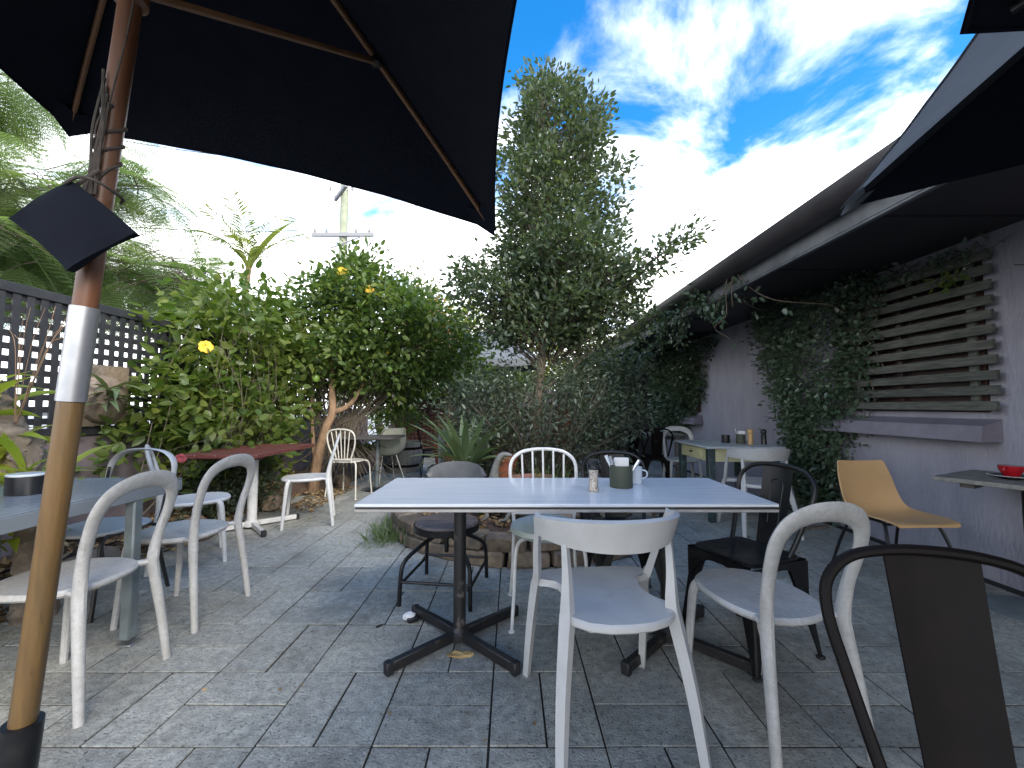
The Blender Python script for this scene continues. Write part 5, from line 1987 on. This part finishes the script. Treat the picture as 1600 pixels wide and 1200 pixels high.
grinder('clear salt grinder with dark cap on the long white table', (.385, 1.985, .76), 1.02)
tin('olive-green tin holding cutlery on the long white table', (.545, 2.10, .76), .0565, .108)
n_ = thing('napkin_stack', 'folded white paper napkins standing in the olive tin on the white table', 'napkins', (.548, 2.10, .768))
MB().box((0, 0, .068), (.072, .012, .136), bev=.003).build('napkin', 'paper', n_)
MB().box((.0, .016, .065), (.07, .010, .132), bev=.003).build('napkin', 'paper', n_)
for k, (dx, dy, tx, ty, lb_) in enumerate(((-.028, -.012, -.075, .0, 'cutlery handle leaning furthest left in the olive tin'), (-.018, -.022, -.058, -.02, 'cutlery handle second from the left in the olive tin'),
                                           (.026, -.012, .088, -.015, 'cutlery handle leaning right in the olive tin'))):
    c_ = MB()
    a, b = Vector((dx * .3, dy * .5, .008)), Vector((tx, ty, .155 if k < 2 else .132))
    c_.tube([a, (a + b) / 2, b], [(.003, .004), (.0035, .007), (.003, .0085)], 8)
    o = c_.build('cutlery', 'cutlery' if k else 'enamel_white')
    o.location = (.545, 2.10, .76)
    tag(o, lb_, 'cutlery')
t = thing('enamel_mug', 'small white enamel mug just right of the olive tin', 'mug', (.642, 2.20, .76))
MB().lathe([(0, 0), (.036, 0), (.038, .004), (.038, .082), (.0395, .084), (.036, .083), (.035, .006), (0, .006)], 28).build('body', 'enamel_white', t)
m_ = MB()
stube(m_, [(.036, 0, .068, .004), (.058, -.01, .062, .004), (.06, -.01, .036, .004), (.036, 0, .022, .004)], 5, 7)
m_.build('handle', 'enamel_white', t)
# on the yellow desk
DZ = .76
tin('small black tin on the yellow desk', (2.36, 4.62, DZ), .042, .085, 'tin_black')
tin('olive-green tin with napkins on the yellow desk', (2.46, 4.50, DZ), .046, .105)
n_ = thing('napkin_stack', 'white napkins and a straw in the tin on the yellow desk', 'napkins', (2.46, 4.50, DZ + .008))
MB().box((.01, 0, .064), (.07, .02, .128), bev=.003).build('napkin', 'paper', n_)
MB().tube([(-.01, 0, .0), (-.06, 0, .155)], .004, 6).build('straw', 'enamel_white', n_)


def mill(label, loc, m):
    o = MB().lathe([(0, 0), (.028, 0), (.029, .006), (.025, .02), (.026, .07), (.027, .095), (.021, .103), (.021, .106), (.028, .116), (.03, .135), (.024, .152), (.012, .160), (0, .162)], 24).build('pepper_mill', m)
    o.location = loc
    return tag(o, label, 'pepper mill')


mill('pale wooden pepper mill on the yellow desk', (2.53, 4.44, DZ), 'wood_pale')
mill('black pepper mill on the yellow desk, nearest the wall', (2.66, 4.42, DZ), 'tin_black')
# on the steel table
ot = tin('black oval tin with pale lid on the steel table at the left edge', (-2.23, 1.93, .76), .058, .082, 'tin_black', oval_=1.25)
MB_l = MB().lathe([(0, .083), (.057, .083), (.059, .088), (.055, .093), (0, .094)], 36, sx=1.25).build('lid', 'enamel_white', ot)
grinder('large clear salt jar with blue lid at the very left of the steel table', (-2.28, 1.80, .76), 1.35, 'salt_jar')
m_ = MB().box((0, 0, 0), (.10, .018, .04), bev=.006, rot=Matrix.Rotation(R(-38), 3, 'Y'))
o = m_.build('foil_packet', 'blue_foil')
o.location = (-2.30, 1.83, .955)
tag(o, 'blue shiny packet propped on the salt jar at the left edge', 'packet')
# red cup and saucer
cl_ = thing('saucer', 'black saucer with pale rim under the red cup', 'saucer', (2.90, 2.44, .74))
MB().lathe([(0, 0), (.05, 0), (.055, .004), (.095, .018), (.098, .020), (.094, .0215), (.05, .008), (0, .007)], 40).build('dish', 'plate_black', cl_)
m_ = MB()
m_.tube([(.0965 * math.cos(2 * PI * k / 48), .0965 * math.sin(2 * PI * k / 48), .0205) for k in range(49)], .0016, 5, caps=False)
m_.build('rim', 'enamel_white', cl_)
cu = thing('red_cup', 'glossy red coffee cup with white inside at the right edge', 'cup', (2.90, 2.44, .7485), R(200))
MB().lathe([(0, 0), (.03, 0), (.031, .006), (.034, .012), (.049, .042), (.054, .066), (.0545, .068), (.052, .0685)], 36).build('body', 'cup_red', cu)
MB().lathe([(.0525, .0682), (.0515, .066), (.046, .042), (.03, .014), (0, .012)], 36).build('lining', 'enamel_white', cu)
m_ = MB()
stube(m_, [(.05, 0, .058, .005), (.076, 0, .062, .005), (.082, 0, .045, .005), (.066, 0, .028, .005), (.042, 0, .027, .005)], 5, 8)
m_.build('handle', 'cup_red', cu)

# ------------------------------------------------------------------ goanna statue and pots
import bmesh
go = MB()
stube(go, [(.055, 3.56, .715, .008, .008), (.035, 3.565, .722, .016, .014), (-.005, 3.58, .728, .024, .021), (-.045, 3.59, .712, .027, .025), (-.078, 3.6, .655, .028, .028), (-.1, 3.61, .56, .038, .038), (-.10, 3.62, .44, .065, .065),
            (-.05, 3.62, .36, .078, .075), (.05, 3.6, .30, .075, .07), (.16, 3.55, .265, .055, .05), (.28, 3.52, .245, .036, .034), (.42, 3.52, .235, .026, .024), (.58, 3.58, .225, .016, .015), (.68, 3.68, .222, .006, .006)], 6, 14)
for (a, b, c) in (((-.1, 3.56, .46), (-.16, 3.48, .36), (-.15, 3.45, .235)), ((-.1, 3.68, .46), (-.18, 3.72, .36), (-.17, 3.70, .235)), ((.08, 3.53, .29), (.06, 3.44, .32), (.0, 3.42, .225)), ((.1, 3.67, .29), (.1, 3.76, .32), (.03, 3.77, .225))):
    go.tube(spline([a, b, c], 4), [.03, .029, .027, .025, .022, .021, .02, .019, .017], 8)
    for e in (-1, 0, 1):
        go.tube([c, (c[0] - .045, c[1] + e * .022, .222)], [.011, .005], 6)
gob = go.build('goanna_statue', 'statue')
gob.location = (-.05, -.05, .03)
rm_ = gob.modifiers.new('fuse', 'REMESH')
rm_.mode = 'VOXEL'
rm_.voxel_size = .008
rm_.use_smooth_shade = True
tag(gob, 'grey stone goanna lizard statue with raised head in the round bed', 'statue')


def pot(label, loc, r_, h, m='terracotta', name='plant_pot', bowl=False):
    t = thing(name, label, 'pot', loc)
    if bowl:
        MB().lathe([(0, 0), (r_ * .45, 0), (r_ * .8, h * .25), (r_, h * .62), (r_ * .98, h * .9), (r_ * 1.03, h), (r_ * .92, h), (r_ * .88, h * .85), (0, h * .82)], 30).build('body', m, t)
    else:
        MB().lathe([(0, 0), (r_ * .7, 0), (r_ * .93, h * .8), (r_ * .92, h), (r_ * .85, h), (r_ * .82, h * .88), (0, h * .88)], 26).build('body', m, t)
        MB().lathe([(r_ * .935, h * .8), (r_ * 1.02, h * .8), (r_ * 1.03, h * 1.005), (r_ * .9, h * 1.005)], 26).build('rim', m, t)
    return t


pot('pinkish bowl-shaped pot behind the goanna statue', (.20, 3.92, .2), .22, .3, 'pink_pot', bowl=True)
pot('orange terracotta pot at the far left beside the timber stand', (-1.15, 7.1, .16), .19, .36)
pot('small terracotta pot half hidden behind the goanna head', (-.07, 4.55, .3), .13, .34)
m_ = MB()
m_.box((-1.15, 7.1, .08), (.5, .4, .16), bev=.01)
tag(m_.build('timber_block', 'grey_timber'), 'low weathered timber block under the far terracotta pot', 'block')
# rusty post behind the tree
m_ = MB()
S_ = [(.155, 0), (.15, .3), (.14, .7), (.12, 1.05), (.10, 1.15), (0, 1.16)]
m_.lathe(S_, 16, (.62, 5.15, -.02))
tag(m_.build('rust_red_post', 'rust_post'), 'rust-red weathered post standing behind the tree trunk', 'post')
# half barrel planter
t = thing('half_barrel', 'weathered timber half-barrel planter behind the cream chairs', 'planter', (-1.98, 7.6, 0))
for k in range(20):
    a = 2 * PI * k / 20
    st_ = MB()
    rows = []
    for i in range(5):
        z = .52 * i / 4
        rr2 = .29 + .05 * math.sin(.4 + i * .45)
        rows.append([Vector((rr2 * math.cos(a + e * .152), rr2 * math.sin(a + e * .152), z)) for e in (-1, -.3, .3, 1)])
    st_.sheet(rows, .022)
    st_.build('stave', 'grey_timber', t)
for z in (.1, .4):
    rr2 = .29 + .05 * math.sin(.4 + (z / .52 * 4) * .45) + .016
    MB().lathe([(rr2, z), (rr2 + .004, z), (rr2 + .004, z + .04), (rr2, z + .04)], 40).build('hoop', 'brown_metal', t)
MB().lathe([(.29, .45), (0, .47)], 24).build('soil', 'mulch', t)
# timber plant stand
t = thing('plant_stand', 'open timber plant stand left of the strap-leaved plant', 'stand', (-.72, 6.3, 0))
for sx in (-1, 1):
    for sy in (-1, 1):
        MB().box((sx * .34, sy * .15, .4), (.045, .045, .8), bev=.004).build('post', 'grey_timber', t)
for z in (.2, .5, .78):
    MB().box((0, 0, z), (.66, .33, .025), bev=.003).build('shelf', 'grey_timber', t)
# low dark speaker-like box and rock in the bed
rock((.42, 3.42, .26), (.15, .10, .085), 8, 'pale tan rock at the front of the round bed', name='rock')
rock((.78, 3.55, .24), (.10, .09, .09), 9, 'rough grey rock at the right front of the round bed', name='rock')
m_ = MB().box((.63, 3.42, .31), (.14, .12, .17), bev=.01)
tag(m_.build('black_box', 'dark_block'), 'small black box beside the tan rock in the round bed', 'box')

# ------------------------------------------------------------------ far grey umbrella
t = thing('grey_umbrella', 'grey umbrella open at the far end behind the tall tree', 'umbrella', (-.45, 9.4, 0))
R8 = [(1.25 * math.cos(2 * PI * k / 6 + .3), .9 * math.sin(2 * PI * k / 6 + .3), 2.2) for k in range(6)]
for k in range(6):
    p1, p2 = Vector(R8[k]), Vector(R8[(k + 1) % 6])
    rows = []
    for i in range(7):
        f = .02 + .98 * i / 6
        rows.append([Vector((0, 0, 3.02)).lerp(p1.lerp(p2, j / 6), f) - Vector((0, 0, .06 * f * math.sin(PI * j / 6))) for j in range(7)])
    m_ = MB()
    m_.sheet(rows, .006)
    pn = m_.build('panel', 'far_canvas', t)
    m_ = MB()
    m_.sheet([[p1.lerp(p2, j / 6) - Vector((0, 0, .06 * math.sin(PI * j / 6) + q)) for q in (0, .08, .15)] for j in range(7)], .005)
    m_.build('valance', 'far_canvas', pn)
    MB().tube([(0, 0, 2.98), tuple(p1 - Vector((0, 0, .015)))], .012, 5).build('rib', 'rib_wood', t)
MB().tube([(0, 0, .06), (0, 0, 3.0)], .025, 10).build('pole', 'pole_wood', t)
MB().lathe([(.3, 0), (.3, .05), (.05, .07), (.04, .3), (0, .3)], 20).build('base', 'black_paint', t)

# ------------------------------------------------------------------ near umbrellas
def canopy(t, apex, corners, m, k_in=.07, sag=.05, rib_m='rib_wood', nr=22, nt_=22, th=.0025, bow=.03, hub=None, strut_f=.45, pocket=True):
    apex = Vector(apex)
    n = len(corners)
    cs = [Vector(c) for c in corners]

    def S(k, r_, tt):
        e = cs[k].lerp(cs[(k + 1) % n], tt)
        f = r_ * (1 - k_in * 4 * tt * (1 - tt) * r_ ** 1.5)
        p = apex.lerp(e, f)
        p.z += .0045 * r_ * math.sin(tt * 15 + k * 2) * math.sin(r_ * 11 + tt * 5) * (1.15 - r_) + .0015 * r_ ** 3 * math.sin(tt * 31 + k)
        p.z += bow * 4 * r_ * (1 - r_) - sag * 4 * tt * (1 - tt) * r_ * (.4 + .6 * (1 - r_))
        return p
    for k in range(n):
        rows = [[S(k, .015 + .985 * i / nr, j / nt_) for j in range(nt_ + 1)] for i in range(nr + 1)]
        mb = MB()
        if isinstance(m, str) or m[k] == 'canvas_black':
            mb.sheet(rows, th)
        else:
            mb.grid(rows)      # single layer of cloth, lets light through
        # doubled hem along the edge
        edge = [S(k, .992, j / nt_) - Vector((0, 0, .002)) for j in range(nt_ + 1)]
        mb.tube(edge, .004, 5)
        mb.build('canopy_panel', m if isinstance(m, str) else m[k], t, ang=70)
    for k in range(n):
        pts = [S(k, .02 + .92 * i / 8, 0) - Vector((0, 0, .018)) for i in range(9)]
        rb = MB()
        rb.tube(pts, [(.009, .013)] * 9, 8)
        ro = rb.build('rib', rib_m, t)
        if hub is not None:
            q = S(k, strut_f, 0) - Vector((0, 0, .03))
            MB().tube([Vector(hub), q], [(.008, .011)] * 2, 8).build('strut', rib_m, t)
            MB().box(q + Vector((0, 0, .004)), (.035, .035, .03), bev=.004).build('bracket', 'black_paint', ro)
        if pocket:
            d = (cs[k] - apex).normalized()
            pk = MB()
            a = S(k, .90, 0)
            b = S(k, .995, 0)
            l1, l2 = S(k, .93, .045), S(k, .995, .05)
            k0 = (k - 1) % n
            r1, r2 = S(k0, .93, .955), S(k0, .995, .95)
            dn = Vector((0, 0, -.034))
            pk.add([l1, l2, r2, r1, a + dn * .9, b + dn], [(0, 1, 5, 4), (4, 5, 2, 3)])
            pk.build('pocket', m if isinstance(m, str) else m[k], t, smooth=False)


um = thing('market_umbrella', 'black square market umbrella with timber pole at the left foreground', 'umbrella', (-1.115, .95, 0))
ox, oy = 1.115, -.95


def ul(p):
    return (p[0] + ox, p[1] + oy, p[2])


apex = ul((-.86, .95, 2.75))
pt = lambda z: Vector((-1.115 + ox + (z / 2.75) * .255, 0, z))
canopy(um, apex, [ul((-.08, 2.0, 2.02)), ul((-1.93, 1.75, 2.36)), ul((-1.66, -.12, 2.44)), ul((.19, .15, 2.1))], 'canvas_black', k_in=.075, hub=pt(2.16), strut_f=.47)
MB().tube([pt(.1), pt(1.175)], .0232, 24).build('pole', 'pole_wood', um)
MB().tube([pt(1.385), pt(1.9), pt(2.74)], .0225, 24).build('pole', 'pole_wood_dark', um)
MB().tube([pt(1.172), pt(1.388)], .0262, 24).build('sleeve', 'alu', um)
MB().lathe([(.02, 0), (.035, .01), (.036, .06), (.02, .08)], 18, pt(2.12)).build('hub', 'pole_wood_dark', um)
st_ = MB()
st_.tube([pt(.03), pt(.43), pt(.47)], [.034, .034, .0335], 24)
st_.build('stand_tube', 'black_paint', um)
MB().box((0, 0, .022), (.5, .5, .045), bev=.012).build('base_plate', 'dark_block', um)
m_ = MB()
kb = pt(.40)
m_.tube([kb + Vector((-.03, -.01, 0)), kb + Vector((-.085, -.03, 0))], [.009, .009], 10)
m_.lathe([(.02, -.008), (.024, 0), (.02, .008)], 12, kb + Vector((-.09, -.03, 0)))
m_.build('clamp_knob', 'black_paint', um)
# cords wound round the pole
m_ = MB()
for k in range(3):
    pts = []
    for i in range(160):
        f = i / 159
        z = 1.66 + .20 * f
        a = f * 8 + k * 2.1 + .5 * math.sin(f * 9 + k)
        p = pt(z)
        pts.append(p + Vector((math.cos(a) * .0245, math.sin(a) * .0245, 0)))
    m_.tube(pts, .0035, 5)
for k in range(5):
    p0 = pt(1.86 + .02 * k) + Vector((.012 - .006 * k, -.026, 0))
    p1 = pt(1.64) + Vector((-.015 + .008 * k, -.031, 0))
    m_.tube(spline([tuple(p0), tuple((p0 + p1) / 2 + Vector((random.gauss(0, .008), -.008, 0))), tuple(p1)], 5), .0032, 5)
p0 = pt(2.16) + Vector((.03, -.02, 0))
m_.tube(spline([tuple(p0), tuple(pt(2.02) + Vector((.034, -.03, 0))), tuple(pt(1.86) + Vector((.018, -.03, 0)))], 6), .002, 5)
m_.build('cord', 'rope', um)

# black cloth pad tied to the pole
pd = thing('black_cloth_pad', 'black square cloth pad hanging cornerwise from cords on the umbrella pole', 'cloth pad', (-.955, .885, 1.555))
rows = []
for i in range(15):
    row = []
    for j in range(15):
        u, v = -1 + 2 * i / 14, -1 + 2 * j / 14
        e = (1 - abs(u) ** 6) * (1 - abs(v) ** 6)
        a = .098
        x = (u + v) * a * .70 * (1.0 + .03 * v)
        z = (u - v) * a * .50 - .008 * (u + v)
        row.append(Vector((x, -.008 * e * math.sin(u * 2 + 1), z - .012 * (u * u + v * v - 1) * .5)))
    rows.append(row)
m_ = MB()
m_.sheet(rows, .016)
m_.build('cloth', 'canvas_black', pd, ang=60)
m_ = MB()
stube(m_, [(-.01, -.012, .085, .0035), (.02, -.012, .10, .0035), (.05, .0, .095, .0035), (.055, .05, .085, .0035), (.02, .085, .09, .0035)], 5, 7)
stube(m_, [(0, -.005, .08, .004), (.01, .012, .11, .004), (.02, .03, .14, .004)], 5, 7)
m_.build('tie', 'rope', pd)

# second umbrella, right
u2 = thing('dark_umbrella', 'dark umbrella with one panel coloured grey to look lit, reaching in under the right eave', 'umbrella', (1.97, .93, 0))
ox, oy = -1.97, -.93
canopy(u2, ul((1.97, .93, 2.66)), [ul((1.57, 1.95, 2.10)), ul((.98, .57, 2.14)), ul((2.36, -.02, 2.16)), ul((2.95, 1.36, 2.22))], ['canvas_lit', 'canvas_black', 'canvas_black', 'canvas_black'], k_in=.05, bow=.01, sag=.03, rib_m='black_paint')
MB().tube([(0, 0, .06), (0, 0, 2.64)], .023, 16).build('pole', 'pole_wood', u2)
MB().lathe([(.26, 0), (.26, .05), (.05, .07), (.035, .3), (0, .3)], 24).build('base', 'dark_block', u2)

# third umbrella, mostly behind the camera
u3 = thing('black_round_umbrella', 'black umbrella rim poking into the top right corner', 'umbrella', (1.52, -.30, 0))
cr3 = [(1.30 * math.cos(R(113 + 45 * k)), 1.30 * math.sin(R(113 + 45 * k)), 2.0) for k in range(8)]
canopy(u3, (0, 0, 2.1), cr3, 'canvas_black', k_in=.02, bow=.0, sag=.015, pocket=False, nt_=6, rib_m='black_paint')
MB().tube([(0, 0, .06), (0, 0, 2.09)], .023, 16).build('pole', 'pole_wood', u3)
MB().lathe([(.26, 0), (.26, .05), (.05, .07), (.035, .3), (0, .3)], 24).build('base', 'dark_block', u3)

# ------------------------------------------------------------------ utility pole
up = thing('utility_pole', 'timber power pole with crossarms rising beyond the garden', 'utility pole', (-5.8, 14, 0))
MB().tube([(0, 0, -.1), (0, 0, 5), (.02, 0, 10.2)], [.17, .15, .12], 14).build('pole', 'utility_wood', up)
MB().box((-.05, -.17, 8.45), (1.25, .1, .12), rot=Matrix.Rotation(-.9, 3, 'Z')).build('crossarm', 'utility_arm', up)
MB().box((.05, -.17, 6.98), (2.1, .1, .12)).build('crossarm', 'utility_arm', up)
MB().box((.05, .17, 9.3), (2.3, .1, .12)).build('crossarm', 'utility_arm', up)
m_ = MB()
m_.tube([(-.35, -.2, 6.5), (.75, -.2, 6.92)], .025, 6)
m_.build('brace', 'utility_arm', up)
for arm, z in ((.95, 7.05), (.5, 7.05), (-.5, 7.05), (-.9, 7.05), (-.4, 8.52), (.35, 8.52), (.9, 9.37), (-.9, 9.37)):
    MB().lathe([(.03, 0), (.05, .04), (.035, .07), (.05, .1), (0, .14)], 10, (arm, -.17, z)).build('insulator', 'utility_arm', up)
for k, (a, z, b) in enumerate(((.95, 7.15, (9, 30, 8)), (-.9, 7.15, (-14, -6, 7)), (.9, 9.45, (14, 30, 9)), (-.9, 9.45, (-14, -8, 9)), (.35, 8.6, (-20, 8, 8)))):
    P0, P1 = Vector((a, -.17, z)), Vector(b)
    pts = [P0.lerp(P1, i / 12) - Vector((0, 0, .8 * 4 * (i / 12) * (1 - i / 12))) for i in range(13)]
    MB().tube(pts, .012, 4).build('wire', 'wire', up)

# ------------------------------------------------------------------ litter
def crumple(label, loc, s, m, seed, name):
    g_ = random.Random(seed)
    bm2 = bmesh.new()
    bmesh.ops.create_icosphere(bm2, subdivisions=2, radius=1)
    for v in bm2.verts:
        k = g_.uniform(.55, 1.2)
        v.co = Vector((v.co.x * s[0] * k, v.co.y * s[1] * k, max(-.25, v.co.z) * s[2] * k))
    me = bpy.data.meshes.new(name)
    bm2.to_mesh(me)
    bm2.free()
    me.materials.append(MATS[m])
    o = link(name, me)
    o.location = loc
    return tag(o, label, 'litter')


crumple('crumpled white paper beside the tan chair leg', (2.78, 2.86, .012), (.045, .035, .04), 'paper', 1, 'crumpled_paper')
crumple('crushed foil and paper by the left table foot', (-.56, 2.33, .01), (.04, .03, .03), 'paper', 2, 'crumpled_paper')
o = MB().box((-.535, 2.31, .012), (.06, .035, .02), bev=.003, rot=Matrix.Rotation(.5, 3, 'Z')).build('crushed_packet', 'tin_black')
tag(o, 'small crushed dark packet beside the foil by the table foot', 'litter')
o = MB().box((-.70, 2.26, .004), (.035, .008, .006), rot=Matrix.Rotation(.7, 3, 'Z')).build('twig_scrap', 'dark_block', smooth=False)
tag(o, 'tiny dark stick on the paving left of the table foot', 'litter')
crumple('clump of dry leaves under the left table pedestal', (-.24, 2.0, .006), (.06, .03, .015), 'dry_leaf', 3, 'leaf_clump')
o = MB().box((2.78, 4.0, .01), (.5, .03, .02), rot=Matrix.Rotation(.2, 3, 'Z')).build('stick', 'bark')
tag(o, 'thin stick lying at the foot of the wall under the creeper', 'stick')
